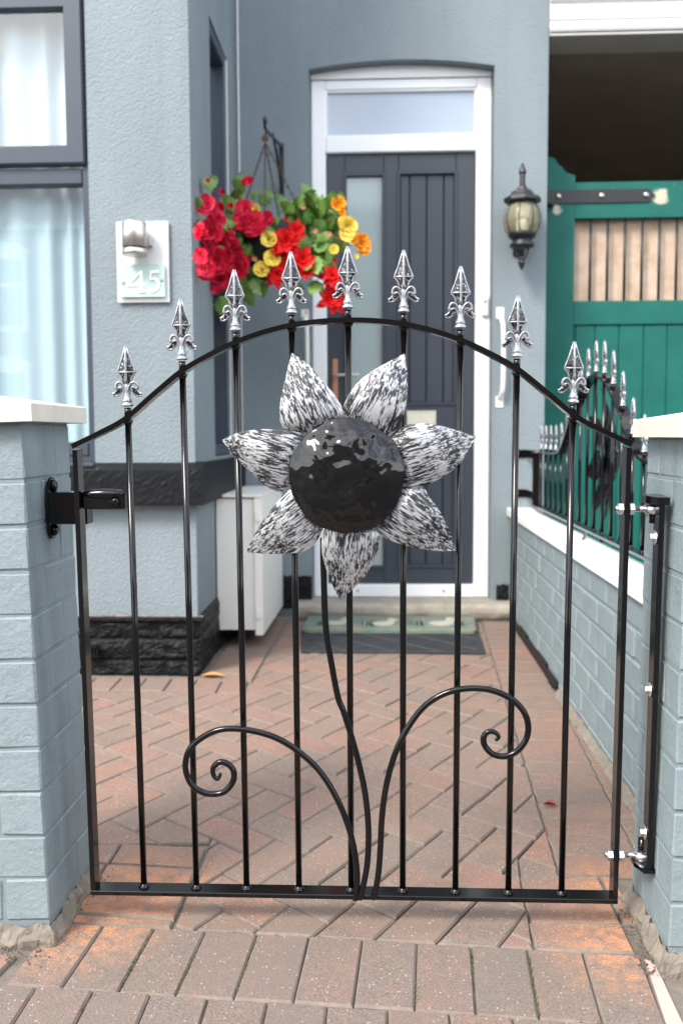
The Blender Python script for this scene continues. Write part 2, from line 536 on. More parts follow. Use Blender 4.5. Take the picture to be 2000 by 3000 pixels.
# herringbone field
eu = Vector((math.cos(math.radians(61.5)), math.sin(math.radians(61.5))))*0.1135
ev = Vector((math.cos(math.radians(-40.5)), math.sin(math.radians(-40.5))))*0.1165
org = Vector((0.379, 0.268))
def P2(a, b): q = org+eu*a+ev*b; return (q.x, q.y)
def field(poly):
    cx = sum(p[0] for p in poly)/4; cy = sum(p[1] for p in poly)/4
    if not (-0.95 < cx < 1.25 and -0.25 < cy < 3.55): return
    q = clip(poly, -0.072, -1, 0.003)                            # soldier course in front
    if not q: return
    q = clip(q, -1, 0, 0.9)
    q = clip(q, 0, 1, 3.37) if q else q
    if not q: return
    parts = [q]
    def split(parts, keep_all, lineA, lineB):
        # an inner corner: what lies inside A stays whole, the rest only where inside B
        out = []
        for p_ in parts:
            a_ = clip(p_, *lineA)
            b_ = clip(p_, *[-c for c in lineA])
            b_ = clip(b_, *lineB) if len(b_) >= 3 else []
            whole = len(b_) >= 3 and len(a_) >= 3 and abs(abs(area(a_))+abs(area(b_))-abs(area(p_))) < 2e-5
            if whole: out.append(p_)
            else: out += [x for x in (a_, b_) if len(x) >= 3]
        return out
    parts = split(parts, 0, (1, -0.055, 0.922), (0, -1, -0.264))            # right-hand border steps out here
    parts = [clip(p_, 1, -0.040, 1.017) for p_ in parts]
    parts = split([p_ for p_ in parts if len(p_) >= 3], 0, (-1, 0, -0.178), (0.10, -1, -0.396))
    parts = split(parts, 0, (-1, 0.012, -0.039), (0.05, 1, 1.843))
    for p_ in parts: paver(p_, M['paver'])
for i in range(-40, 60):
    for j in range(-40, 60):
        # classic herringbone: one block along u, one along v per step of the stair
        if (i-j) % 4 == 0:
            field([P2(i, j), P2(i+2, j), P2(i+2, j+1), P2(i, j+1)])
for i in range(-40, 60):
    for j in range(-40, 60):
        if (i-j) % 4 == 0:
            field([P2(i, j+1), P2(i+1, j+1), P2(i+1, j+3), P2(i, j+3)])
# soldier courses in front
for k in range(3):
    off = (0.0, 0.05, 0.02)[k]
    for n in range(-10, 16):
        x0 = 0.138+off+0.1095*n; x1 = x0+0.1095
        if x0 < -0.60 or x1 > 1.52: continue
        if k == 0 and (x0 < -0.02 and x1 < 0.02 and False): continue
        s0 = 0.0
        if k == 0 and x1 > 1.13: continue
        if k == 0 and x0 < -0.09: continue
        sh = -0.012 if k == 0 else 0
        paver([(x0+sh, row_y(x0, k+1)), (x1+sh, row_y(x1, k+1)), (x1, row_y(x1, k)), (x0, row_y(x0, k))], M['paver_grey'], 0.0014)
paver([(1.104, -0.340), (1.144, -0.340), (1.150, -0.105), (1.126, -0.090)], simple('pink_concrete', (0.47, 0.34, 0.29), 0.9, var=0.12, bump=0.5, bscale=160), 0.001)
for n in range(3):   # plain setts left of the left pillar's foot
    paver([(-0.462+0.115*n, -0.232), (-0.352+0.115*n, -0.232), (-0.337+0.115*n, -0.128), (-0.447+0.115*n, -0.128)], M['paver'])
# short rows beside the left pillar
for k in range(4):
    y1 = 0.405-0.118*k-(0.03 if k == 0 else 0.03); y1 = 0.400-0.121*k; y0 = y1-0.119
    L = -0.105
    for (a, b) in ((L, -0.045-0.004*k), (-0.045-0.004*k, 0.174)):
        q = [(a, y0-0.10*a), (b, y0-0.10*b), (b, y1-0.10*b), (a, y1-0.10*a)]
        q = clip(q, -0.072, -1, 0.003)
        if q: paver(q, M['paver'])
# border beside the right-hand wall
y = -0.075
k = 0
while y < 3.36:
    h = 0.113
    cy = y+h/2
    if cy < 0.30:
        for (a, b) in ((0.922+0.055*cy, 1.118), (1.118, 1.155)):
            if b-a > 0.05 or cy > 0.05: paver([(a, y), (b, y-0.006), (b, y+h-0.006), (a, y+h)], M['paver'])
    else:
        a = 1.017+0.040*cy
        paver([(a, y), (a+0.205, y-0.006), (a+0.205, y+h-0.006), (a, y+h)], M['paver'])
        paver([(a+0.205, y-0.006), (1.312, y-0.008), (1.312, y+h-0.008), (a+0.205, y+h-0.006)], M['paver'])
    y += h; k += 1
# border below the bay
for n in range(9):
    x0 = -0.93+0.109*n; x1 = x0+0.109
    y0 = 1.846-0.05*x0
    paver([(x0, y0-0.0), (x1, y0-0.005), (x1-0.008, 2.075), (x0-0.008, 2.08)], M['paver'])
y = 2.03
while y < 3.36:
    paver([(-0.155, y+0.012), (0.062, y), (0.062, y+0.112), (-0.155, y+0.124)], M['paver'])
    y += 0.113

# loose grit along the foot of the pillars and walls
gm = MB()
for (x0, y0, x1, y1, wd, num) in ((-0.10, -0.14, -0.045, 0.24, 0.035, 170), (-0.36, -0.15, -0.07, -0.14, 0.05, 160), (1.13, -0.16, 1.15, 0.16, 0.03, 150), (1.295, 0.3, 1.31, 3.3, 0.018, 260), (-0.17, 2.10, -0.165, 2.9, 0.02, 90)):
    for _ in range(num):
        t = random.random()
        x = x0+(x1-x0)*t+random.gauss(0, wd*0.5); yy = y0+(y1-y0)*t+random.gauss(0, wd*0.3)
        r = random.uniform(0.0012, 0.0042)
        a = random.uniform(0, 6.28)
        gm.add([(x+r*math.cos(a), yy+r*math.sin(a), 0.0), (x+r*math.cos(a+2.1), yy+r*math.sin(a+2.1), 0.0), (x+r*math.cos(a+4.2), yy+r*math.sin(a+4.2), 0.0), (x, yy, r*1.1+0.001)], [(0, 1, 3), (1, 2, 3), (2, 0, 3)])
tag(gm.build('grit', simple('dark_grit', (0.11, 0.095, 0.08), 0.95, var=0.5, scale=80)), kind='stuff')

mo = MB()
for (x0, y0, x1, y1, num) in ((0.904, -0.085, 0.893, -0.29, 60), (0.96, -0.31, 1.06, -0.325, 40), (0.137, -0.05, 0.127, -0.22, 45), (0.246, -0.10, 0.237, -0.25, 40), (0.30, -0.025, 0.50, -0.039, 12), (0.357, -0.06, 0.347, -0.25, 30), (-0.10, 0.4, 0.05, 0.39, 20), (0.68, -0.2, 0.68, -0.29, 20), (0.50, 0.0, 0.56, -0.04, 15), (0.09, -0.25, 0.07, -0.34, 40), (0.79, -0.07, 0.79, -0.15, 15)):
    for _ in range(num):
        t = random.random(); x = x0+(x1-x0)*t+random.gauss(0, .0022); yy = y0+(y1-y0)*t+random.gauss(0, .0022)
        rr_ = random.uniform(.0012, .0035); a = random.uniform(0, 6.28)
        mo.add([(x+rr_*math.cos(a+q*2.1), yy+rr_*math.sin(a+q*2.1), -0.004) for q in range(3)]+[(x, yy, random.uniform(0, .003))], [(0, 1, 3), (1, 2, 3), (2, 0, 3)])
tag(mo.build('moss', simple('joint_moss', (0.075, 0.080, 0.032), 0.95, var=0.5, scale=90)), kind='stuff')

# ------------------------------------------------------------------ finial (shared)
def finial_mesh():
    m = MB()
    # spear head, lower waist: diamond sections, dark rubbed metal
    prof = [(0.046, .0080, .0055), (0.053, .0088, .0055), (0.060, .0118, .006), (0.068, .0178, .0062), (0.076, .0146, .006), (0.088, .0098, .0052), (0.103, .0052, .0042), (0.1185, .0015, .0015)]
    vs, fs = [], []
    for z, hw, hd in prof:
        vs += [(hw, 0, z), (0, -hd, z), (-hw, 0, z), (0, hd, z)]
    for i in range(len(prof)-1):
        for q in range(4): fs.append((i*4+q, i*4+(q+1) % 4, (i+1)*4+(q+1) % 4, (i+1)*4+q))
    m.add(vs, fs, False, 0)
    T = lambda pts, r, seg=6: m.tube(pts, r, seg, 1)
    for s in (-1, 1):
        T([(s*hw, 0, z) for z, hw, hd in prof], [.0023]*7+[.0014])
        T([(0, s*hd*0.92, z) for z, hw, hd in prof], [.0024]*7+[.0014])
    T([(-.0178, 0, .068), (-.009, -.0042, .068), (0, -.0062, .068), (.009, -.0042, .068), (.0178, 0, .068)], .0018)
    T([(-.0178, 0, .068), (-.009, .0042, .068), (0, .0062, .068), (.009, .0042, .068), (.0178, 0, .068)], .0018)
    # curling leaves
    for s in (-1, 1):
        up = smooth_pts([(s*.0015, 0, .028), (s*.0035, 0, .037), (s*.0085, 0, .0455), (s*.0145, 0, .0485), (s*.0195, 0, .0455), (s*.0215, 0, .039), (s*.0208, 0, .034)], 4)
        m.tube([(p.x, -.0025, p.z) for p in up], [.0026]*(len(up)-1)+[.0018], 7, 1)
        m.tube([(p.x, .0025, p.z) for p in up], [.0026]*(len(up)-1)+[.0018], 7, 1)
        lo = smooth_pts([(s*.0045, 0, .024), (s*.0065, 0, .033), (s*.0115, 0, .0385), (s*.0175, 0, .036), (s*.0235, 0, .0285), (s*.0295, 0, .0245)], 4)
        m.tube(lo, [.0022]*(len(lo)-3)+[.0026, .0030, .0022], 7, 1)
        lo2 = smooth_pts([(s*.009, 0, .0325), (s*.0125, 0, .028), (s*.0185, 0, .0225), (s*.0245, 0, .0205), (s*.0290, 0, .0225)], 4)
        m.tube(lo2, .0018, 6, 1)
        web = [(s*.008, .034), (s*.0125, .0375), (s*.018, .0345), (s*.0235, .0275), (s*.0285, .0232), (s*.0245, .0210), (s*.0185, .0232), (s*.0125, .0285)]
        m.prism(web, 1, -.0016, .0016, 0)
    m.lathe([(.0066, .0), (.0108, .0005), (.0112, .003), (.0106, .006), (.0078, .0072), (.0092, .0098), (.0094, .0125), (.0078, .0155), (.0062, .020), (.0054, .028), (.0048, .038), (.0045, .047)], seg=12, mi=1)
    return m.mesh('finial', [M['finial_dark'], M['silver']])
FIN = finial_mesh()

# ------------------------------------------------------------------ flower outlines traced in the gate's plane
Z6 = lambda x, y: (640+x/2.0103, 1000+y/2.0103)
CEN = on_gate(*Z6(757, 787), 0.02)
PET = [  # (one edge base->tip, other edge base->tip)
    ([(560, 640), (500, 545), (380, 515), (362, 440), (368, 330), (398, 180), (425, 65)], [(760, 560), (745, 455), (735, 400), (680, 310), (600, 220), (520, 130), (425, 65)]),
    ([(770, 560), (745, 455), (738, 370), (795, 272), (880, 190), (1000, 120), (1095, 68)], [(950, 640), (1010, 560), (1062, 500), (1092, 420), (1110, 300), (1111, 180), (1095, 68)]),
    ([(920, 680), (1020, 570), (1090, 500), (1160, 484), (1280, 491), (1400, 524), (1520, 562)], [(960, 850), (1085, 868), (1150, 875), (1240, 840), (1350, 780), (1440, 700), (1520, 562)]),
    ([(960, 860), (1080, 868), (1195, 855), (1242, 920), (1302, 1000), (1362, 1120), (1404, 1240)], [(830, 1000), (900, 1090), (970, 1150), (1060, 1190), (1180, 1222), (1300, 1240), (1404, 1240)]),
    ([(830, 990), (900, 1090), (948, 1130), (950, 1190), (910, 1300), (850, 1402), (715, 1540)], [(680, 990), (640, 1080), (614, 1130), (607, 1230), (629, 1330), (668, 1440), (715, 1540)]),
    ([(690, 1000), (620, 1095), (570, 1190), (500, 1236), (400, 1251), (280, 1257), (155, 1252)], [(560, 850), (470, 900), (428, 868), (360, 930), (288, 1020), (208, 1140), (155, 1252)]),
    ([(560, 860), (430, 862), (370, 886), (280, 852), (190, 772), (88, 680), (10, 585)], [(600, 690), (490, 545), (380, 524), (260, 517), (130, 534), (60, 560), (10, 585)]),
]
def petal_mesh(e0, e1, idx):
    A = smooth_pts([Vector((on_gate(*Z6(*p), 0.02)[0]-CEN[0], 0, on_gate(*Z6(*p), 0.02)[1]-CEN[1])) for p in e0], 4)
    B = smooth_pts([Vector((on_gate(*Z6(*p), 0.02)[0]-CEN[0], 0, on_gate(*Z6(*p), 0.02)[1]-CEN[1])) for p in e1], 4)
    tip = A[-1]
    ang = math.atan2(tip.z, tip.x)
    R = Matrix.Rotation(ang, 3, 'Y')             # brings the tip onto local +X
    nv, nu = 8, len(A)-1
    def fn(u, v, back=0.0):
        i = round(u*nu)
        p = A[i].lerp(B[i], v)
        w = (A[i]-B[i]).length
        q = R @ p
        b = -0.10*w*(1-(2*v-1)**2)*(0.4+0.6*math.sin(PI*min(1, u*1.1)))-0.012*math.sin(PI*u)+0.012*u*u
        b += 0.0012*math.sin(31*v+9*u+idx)
        return (q.x, b-0.004*(1-u)+back, q.z)
    m = MB()
    m.grid(lambda u, v: fn(u, v), nu, nv, True)
    m.grid(lambda u, v: fn(u, v, 0.0016), nu, nv, True)
    # rim
    rim = [fn(i/nu, 0) for i in range(nu+1)]+[fn(1-i/nu, 1) for i in range(1, nu+1)]
    rim2 = [(x, yy+0.0016, z) for x, yy, z in rim]
    n = len(rim)
    m.add(rim+rim2, [(i, i+1, n+i+1, n+i) for i in range(n-1)])
    return m.mesh('petal', M['petal']), -ang
PETALS = [petal_mesh(a, b, i) for i, (a, b) in enumerate(PET)]
def disc_mesh():
    m = MB()
    R0, nr, na = 0.1115, 44, 128
    bumps = [(random.uniform(-.1, .1), random.uniform(-.1, .1), random.uniform(.009, .022), random.choice((-1, 1))*random.uniform(.0008, .0026)) for _ in range(58)]
    vs, fs = [], []
    for i in range(nr+1):
        r = i/nr
        for j in range(na):
            a = 2*PI*j/na
            x, z = R0*r*math.cos(a), R0*r*math.sin(a)
            rim = 1+0.012*math.sin(5*a)+0.008*math.sin(11*a+1)
            if i > nr-4: x *= rim; z *= rim
            h = 0.030*(1-r**2.6)
            for bx, bz, br, bh in bumps:
                d = (x-bx)**2+(z-bz)**2
                if d < 9*br*br: h += bh*math.exp(-d/(br*br))*min(1, (1-r)*7)
            h += (0.0030*mnoise.noise(Vector((x*30, z*30, 3)))-0.0016*abs(mnoise.noise(Vector((x*48, z*48, 5))))+0.0010*mnoise.noise(Vector((x*62, z*62, 9))))*min(1, (1-r)*8)
            vs.append((x, -h-0.006, z))
    for i in range(nr):
        for j in range(na):
            fs.append((i*na+j, i*na+(j+1) % na, (i+1)*na+(j+1) % na, (i+1)*na+j))
    b = len(vs)
    vs += [(vs[nr*na+j][0]*0.985, 0.004, vs[nr*na+j][2]*0.985) for j in range(na)]
    fs += [(nr*na+j, nr*na+(j+1) % na, b+(j+1) % na, b+j) for j in range(na)]
    m.add(vs, fs, True)
    md = simple('hammered_gloss_black', (0.0035, 0.0035, 0.004), 0.05)
    return m.mesh('flower_disc', md)
DISC = disc_mesh()
Z7 = lambda x, y: (500+x/1.4255, 1900+y/1.4255)
D = lambda x, y: (x*1.27551, y*1.27551)
STEM = [D(742, 1235), D(743, 1310), D(748, 1440), D(762, 1530), D(776, 1602)]+[Z7(720, 260), Z7(752, 360), Z7(785, 480), Z7(812, 610), Z7(825, 750), Z7(822, 880), Z7(808, 970), Z7(788, 1046)]
SCR_L = [Z7(770, 1050), Z7(778, 940), Z7(755, 790), Z7(700, 640), Z7(620, 510), Z7(520, 420), Z7(420, 365), Z7(300, 337), Z7(200, 340), Z7(120, 380), Z7(75, 430), Z7(62, 500), Z7(90, 570), Z7(150, 605), Z7(220, 600), Z7(260, 555), Z7(262, 510), Z7(238, 482), Z7(205, 474), Z7(178, 498), Z7(180, 530), Z7(197, 545), Z7(209, 522)]
SCR_R = [Z7(845, 1045), Z7(864, 960), Z7(874, 850), Z7(882, 700), Z7(902, 560), Z7(940, 430), Z7(990, 330), Z7(1060, 240), Z7(1150, 185), Z7(1250, 166), Z7(1340, 175), Z7(1420, 210), Z7(1470, 260), Z7(1491, 320), Z7(1482, 380), Z7(1442, 430), Z7(1390, 450), Z7(1342, 440), Z7(1310, 405), Z7(1306, 370), Z7(1326, 347), Z7(1355, 352), Z7(1368, 370), Z7(1355, 384)]
def rod_mesh(name, px, taper=0):
    pts = [on_gate(*p, 0.002) for p in px]
    c = smooth_pts([(x-CEN[0], -0.002, z-CEN[1]) for x, z in pts], 6)
    n = len(c)
    r = [0.0064*(1.0 if i < n-taper else 1-0.5*(i-n+taper)/max(1, taper)) for i in range(n)]
    return MB().tube(c, r, 12).mesh(name, M['black'])
RODS = [('stem', rod_mesh('stem', STEM)), ('scroll', rod_mesh('scroll', SCR_L, 24)), ('scroll', rod_mesh('scroll', SCR_R, 24))]

def ironwork(root, length, arch, zb_bars, bars, fin, cen, flip=False, scale=1.0, rods=True):
    """frame of flat bar, round bars, finials, flower and scrolls in the root's own x-z plane"""
    D0, D1 = 0.0, 0.040
    n = len(arch)
    fr = MB()
    t = 0.010
    fr.box(0, length, D0, D1, 0, t, 0.0012)
    fr.box(0, t, D0+.0015, D1-.0015, t, arch[0][1]-t*0.7, 0.0012)
    fr.box(length-t, length, D0+.0015, D1-.0015, t, arch[-1][1]-t*0.7, 0.0012)
    fr.build('frame', M['black'], root)
    am = MB()
    P = smooth_pts([(x, 0, z) for x, z in arch], 5)
    sec = []
    for i, p in enumerate(P):
        tg = (P[min(i+1, len(P)-1)]-P[max(i-1, 0)]).normalized()
        nn = Vector((-tg.z, 0, tg.x))
        a, b = p+nn*t*0.5, p-nn*t*0.5
        sec += [(a.x, D0, a.z), (a.x, D1, a.z), (b.x, D1, b.z), (b.x, D0, b.z)]
    fs = [(i*4+q, i*4+(q+1) % 4, (i+1)*4+(q+1) % 4, (i+1)*4+q) for i in range(len(P)-1) for q in range(4)]
    fs += [(0, 1, 2, 3), (len(sec)-4, len(sec)-3, len(sec)-2, len(sec)-1)]
    am.add(sec, fs)
    am.build('arch_bar', M['black'], root)
    xs = [p.x for p in P]; zs = [p.z for p in P]
    for i, x in enumerate(bars):
        zt = float(np.interp(x, xs, zs))
        b = MB()
        b.tube([(x, 0.02, t), (x, 0.02, zt-0.002)], 0.0066, 12)
        b.lathe([(.012, 0), (.0105, .003), (.0075, .007), (.006, .0095)], x, 0.02, t, 9)       # weld at the foot
        b.lathe([(.0066, 0), (.0085, .004), (.011, .009)], x, 0.02, zt-0.0135, 9)             # weld under the arch
        b.tube([(x, 0.02, zt+0.003), (x, 0.02, zt+fin-0.002)], 0.0068, 10)
        b.build('bar', M['black'], root)
        link('finial', FIN, root, (x, 0.02, zt+fin), (0, 0, 0), scale)
    sx = -1 if flip else 1
    for me, ang in PETALS:
        if not flip: link('petal', me, root, (cen[0], -0.012, cen[1]), (0, ang, 0))
        else:       # the railing's flower looks away: its back is plain black
            o = link('petal', me, root, (cen[0], 0.052, cen[1]), (0, -ang, PI))
            o.material_slots[0].link = 'OBJECT'; o.material_slots[0].material = M['black']
    link('flower_disc', DISC, root, (cen[0], -0.036 if not flip else 0.076, cen[1]), (0, 0, PI if flip else 0))
    for nm, me in RODS:
        link(nm, me, root, (cen[0], 0 if not flip else 0.040, cen[1]), (0, 0, PI if flip else 0))
    return root

gate = thing('ornamental_gate', 'tall arched black iron garden gate with silver finials and a large metal flower', 'gate', (0, 0, GZ))
gate.rotation_euler.x = LEAN
ARCH = [(0.0, .948), (.058, .975), (.109, 1.002), (.165, 1.048), (.223, 1.094), (.278, 1.125), (.330, 1.149), (.385, 1.168), (.440, 1.181), (.497, 1.188), (.550, 1.190)]
ARCH = ARCH+[(1.1-x, z) for x, z in ARCH[-2::-1]]
BARS = [0.110, 0.222, 0.329, 0.440, 0.550, 0.658, 0.768, 0.878, 0.988]
ironwork(gate, 1.10, ARCH, 0, BARS, 0.023, CEN)
# latch box and lever on the gate
lb = MB().box(0.012, 0.098, 0.018, 0.040, 0.820, 0.848, 0.002).build('latch_box', M['black'], gate)
lv = MB()
lv.lathe([(.001, .008), (.006, .014), (.0095, .030), (.011, .050), (.0105, .075), (.009, .092), (.002, .099)], 0, 0.024, 0.850, 10, axis=0)
lv.build('latch_lever', M['black'], lb)
MB().lathe([(.0095, 0), (.0095, -.007), (.006, -.009)], 0.080, 0.018, 0.834, 6, axis=1).build('bolt', M['black'], lb)
# eye bolts through the hinge stile
for z in (0.820, 0.101):
    e = MB()
    yy = 0.014
    e.tube([(1.074, yy, z), (1.135, yy, z)], 0.0055, 10)
    for q in range(9): e.lathe([(.0055, 0), (.0064, .0006), (.0055, .0012)], 1.074+.0016*q, yy, z, 10, axis=0)
    for q in range(7): e.lathe([(.0055, 0), (.0064, .0006), (.0055, .0012)], 1.122+.0016*q, yy, z, 10, axis=0)
    ring = MB()
    e.lathe([(.0095, -.009), (.019, -.0085), (.021, -.004), (.021, .004), (.019, .0085), (.0095, .009)], 1.150, yy, z, 20)
    eb = e.build('eye_bolt', M['zinc'], gate)
    for (a, b) in ((1.0790, 1.0895), (1.1005, 1.1110)):
        MB().lathe([(.0115, 0), (.0125, .001), (.0125, b-a-.001), (.0115, b-a)], a, yy, z, 6, axis=0, smooth=False).build('nut', M['zinc'], eb)

# ------------------------------------------------------------------ brick pillars
def brick_obj(parent, x0, x1, y0, y1, z0, z1, mat, c=0.0045, j=0.0012, kids=None):
    m = MB()
    cx, cy, cz = (x0+x1)/2, (y0+y1)/2, (z0+z1)/2
    m.box(x0-cx, x1-cx, y0-cy, y1-cy, z0-cz, z1-cz, c, j)
    o = m.build('brick', mat, parent)
    o.location = (cx, cy, cz)
    return o
def pillar(label, loc, side, lean_y, ztop, cap_over):
    """side +1: the pillar lies to -x of its inner face (left pillar)"""
    r = thing('brick_pillar', label, 'pillar', loc, 'brick gate pillars')
    r.rotation_euler.y = lean_y
    L, Dp, h = 0.385, 0.285, 0.0895
    X = lambda a, b: (-b, -a) if side > 0 else (a, b)        # a,b measured from the inner face
    n = int(round((ztop-0.045)/h))
    cm = MB()
    a, b = X(0.0055, L-0.0055)
    cm.box(a, b, 0.0055, Dp-0.0055, 0.0, ztop)
    cm.build('mortar', M['mortar'], r)
    jn = 0.0035
    for k in range(n):
        z0 = 0.045+k*h; z1 = z0+h
        if k == n-1: z1 = ztop
        jit = lambda: random.uniform(-0.0025, 0.0025)
        if k % 2 == 0:
            rows = [(0, .095, 0, .19), (0, .19, .19, .285), (.095, .285, 0, .095), (.285, .385, 0, .19), (.19, .385, .19, .285)]
        else:
            rows = [(0, .19, 0, .095), (0, .095, .095, .285), (.19, .385, 0, .095), (.095, .285, .19, .285), (.285, .385, .095, .285)]
        for (u0, u1, v0, v1) in rows:
            xa, xb = X(u0, u1)
            jj = jit()
            brick_obj(r, xa+(jn if xa > -L+.001 or True else 0), xb-jn, v0+jn*0.5+jj*0.3, v1-jn, z0+jn+jit()*0.4, z1-jn*0.6+jit()*0.4, M['brick'], 0.0034, 0.0014)
    # crumbling footing of stone and old mortar
    fm = MB()
    a, b = X(-0.006, L)
    def foot(u, v):
        pass
    N = 60
    per = []
    for i in range(N+1): per.append((a+(b-a)*i/N, -0.008))
    side_x = b if side > 0 else a
    for i in range(1, N+1): per.append((side_x, -0.008+(Dp+0.008)*i/N) if side > 0 else (None, None))
    if side < 0:
        per = [(a, Dp-(Dp+0.008)*i/N) for i in range(N)]+[(a+(b-a)*i/N, -0.008) for i in range(N+1)]
    vs, fs = [], []
    for i, (x, yy) in enumerate(per):
        for q, (zz, o) in enumerate(((-0.02, 0.004), (0.010, 0.007), (0.026, 0.001), (0.040, -0.012))):
            d = o+0.011*mnoise.fractal(Vector((x*24, yy*24, zz*60)), 0.8, 2.0, 3)
            sx = (1 if side > 0 else -1)
            ox = d*sx if (abs(x-(b if side > 0 else a)) < 0.02) else 0
            oy = -d if yy < 0.02 else 0
            vs.append((x+ox, yy+oy, zz+0.012*mnoise.fractal(Vector((x*22, yy*22, 7+q*0.3)), 0.8, 2.0, 3) if q else zz))
    for i in range(len(per)-1):
        for q in range(3): fs.append((i*4+q, (i+1)*4+q, (i+1)*4+q+1, i*4+q+1))
    fm.add(vs, fs)
    fm.build('footing', M['rubble'], r)
    # weathered cap
    o = cap_over
    a, b = X(-o, L+o)
    c0, c1 = -o, Dp+o
    mx_, my_ = (a+b)/2, (c0+c1)/2
    z0, z1, z2 = ztop, ztop+0.037, ztop+0.075
    e = 0.003
    cpm = MB()
    vs = [(a, c0, z0), (b, c0, z0), (b, c1, z0), (a, c1, z0), (a, c0, z1-e), (b, c0, z1-e), (b, c1, z1-e), (a, c1, z1-e),
          (a+e, c0+e, z1), (b-e, c0+e, z1), (b-e, c1-e, z1), (a+e, c1-e, z1), (mx_, my_, z2)]
    fs = [(0, 3, 2, 1), (0, 1, 5, 4), (1, 2, 6, 5), (2, 3, 7, 6), (3, 0, 4, 7), (4, 5, 9, 8), (5, 6, 10, 9), (6, 7, 11, 10), (7, 4, 8, 11), (8, 9, 12), (9, 10, 12), (10, 11, 12), (11, 8, 12)]
    cpm.add(vs, fs)
    cpm.build('cap', M['cap'], r)
    return r
pl = pillar('painted brick gate pillar on the latch side, under a cream pointed cap', (-0.053, -0.087, 0), 1, -0.028, 1.056, 0.030)
pr = pillar('painted brick gate pillar carrying the gate hinges, under a cream pointed cap', (1.157, -0.148, 0), -1, 0.016, 1.020, 0.022)

# striker plate on the left pillar
kp = thing('latch_keep', 'black oval latch keep bolted to the left painted pillar', 'latch keep', (-0.0765, 0.042, 0.878))
pm = MB()
ov = [(0.027*math.cos(a)*1.0, 0.065*math.copysign(abs(math.sin(a))**0.7, math.sin(a))) for a in [2*PI*i/28 for i in range(28)]]
pm.prism(ov, 0, 0, 0.006)
pm.build('plate', M['black'], kp)
ar = MB().box(0.006, 0.086, -0.030, 0.012, -0.032, 0.034, 0.002).build('arm', M['black'], kp)
for z in (0.046, -0.046):
    MB().lathe([(.013, 0), (.013, .004), (.009, .008), (.0, .010)], 0.006, 0, z, 10, axis=0).build('bolt', M['black'], kp)

# hinge bar on the right pillar
hb = thing('hinge_bar', 'tall black hinge bar with two pins bolted to the right painted pillar', 'hinge bar', (1.146, 0, 0))
hb.rotation_euler.x = LEAN
MB().box(0, 0.011, -0.032, 0.005, 0.155, 0.893, 0.0015).build('bar', M['black'], hb)
for (z0, z1, p0, p1) in ((0.893, 0.908, 0.852, 0.893), (0.146, 0.155, 0.155, 0.198)):
    pln = MB()
    pln.prism([(0.0195, -0.032), (0.0195, 0.028), (0.008, 0.036), (-0.010, 0.034), (-0.018, 0.024), (-0.018, -0.002), (-0.004, -0.032)], 2, z0, z1)
    pq = pln.build('pin_plate', M['black'], hb)
    MB().tube([(0.002, 0.016, p0), (0.002, 0.016, p1)], 0.0080, 12).build('pin', M['black'], pq)
for z in (0.828, 0.523, 0.226):
    bo = MB()
    bo.lathe([(.0145, 0), (.0145, -.002)], -0.0005, -0.014, z, 16, axis=0)
    bo.lathe([(.0085, -.002), (.0085, -.009), (.0075, -.0105)], -0.0005, -0.014, z, 6, axis=0, smooth=False)
    bo.build('hex_bolt', M['zinc'], hb)

# ------------------------------------------------------------------ low garden wall and coping
lw = thing('garden_wall', 'low painted brick wall with white coping running from right pillar to house', 'wall', (1.312, 0.140, 0))
H = 0.0895
wm = MB(); wm.box(0.005, 0.10, 0, 3.345, 0, 0.578); wm.build('mortar', M['mortar'], lw)
zt = 0.578
k = 0
z1 = zt
while z1 > 0.02:
    z0 = max(z1-H, 0.0)
    yy = 0.0 if k % 2 == 0 else -0.115
    while yy < 3.345:
        a, b = max(yy, 0), min(yy+0.238, 3.345)
        if b-a > 0.02:
            brick_obj(lw, 0.0+random.uniform(-.0015, .0015), 0.10, a+0.004, b-0.004, z0+0.0045, z1-0.004, M['brick'], 0.005, 0.0018)
        yy += 0.238
    z1 -= H; k += 1
sl = MB()
yy = 1.75
while yy < 3.3:
    L_ = random.uniform(0.16, 0.30)
    sl.box(-0.010, -0.002, yy, min(yy+L_-.006, 3.32), -0.01, 0.055+random.uniform(-.012, .012), 0.0015, 0.001)
    yy += L_
sl.build('base_slates', M['pitch'], lw)
fl = MB()
fl.grid(lambda u, v: (-0.022*(1-v)-0.003+0.006*mnoise.noise(Vector((u*40, v*3, 1))), 0.02+1.7*u, 0.026*v+0.004*mnoise.noise(Vector((u*60, v*3, 5)))), 70, 3)
fl.build('footing', M['rubble'], lw)
cy0 = 0.012
for ln in (0.42, 0.45, 0.46, 0.46, 0.45, 0.46, 0.45, 0.19):
    cb = MB()
    x0, x1 = -0.014, 0.120
    cb.prism([(x0, 0.580), (x1, 0.580), (x1, 0.620), (x0+0.006, 0.621), (x0, 0.616)], 1, cy0+0.0012, cy0+ln-0.0012)
    cb.build('coping_stone', M['coping'], lw)
    cy0 += ln

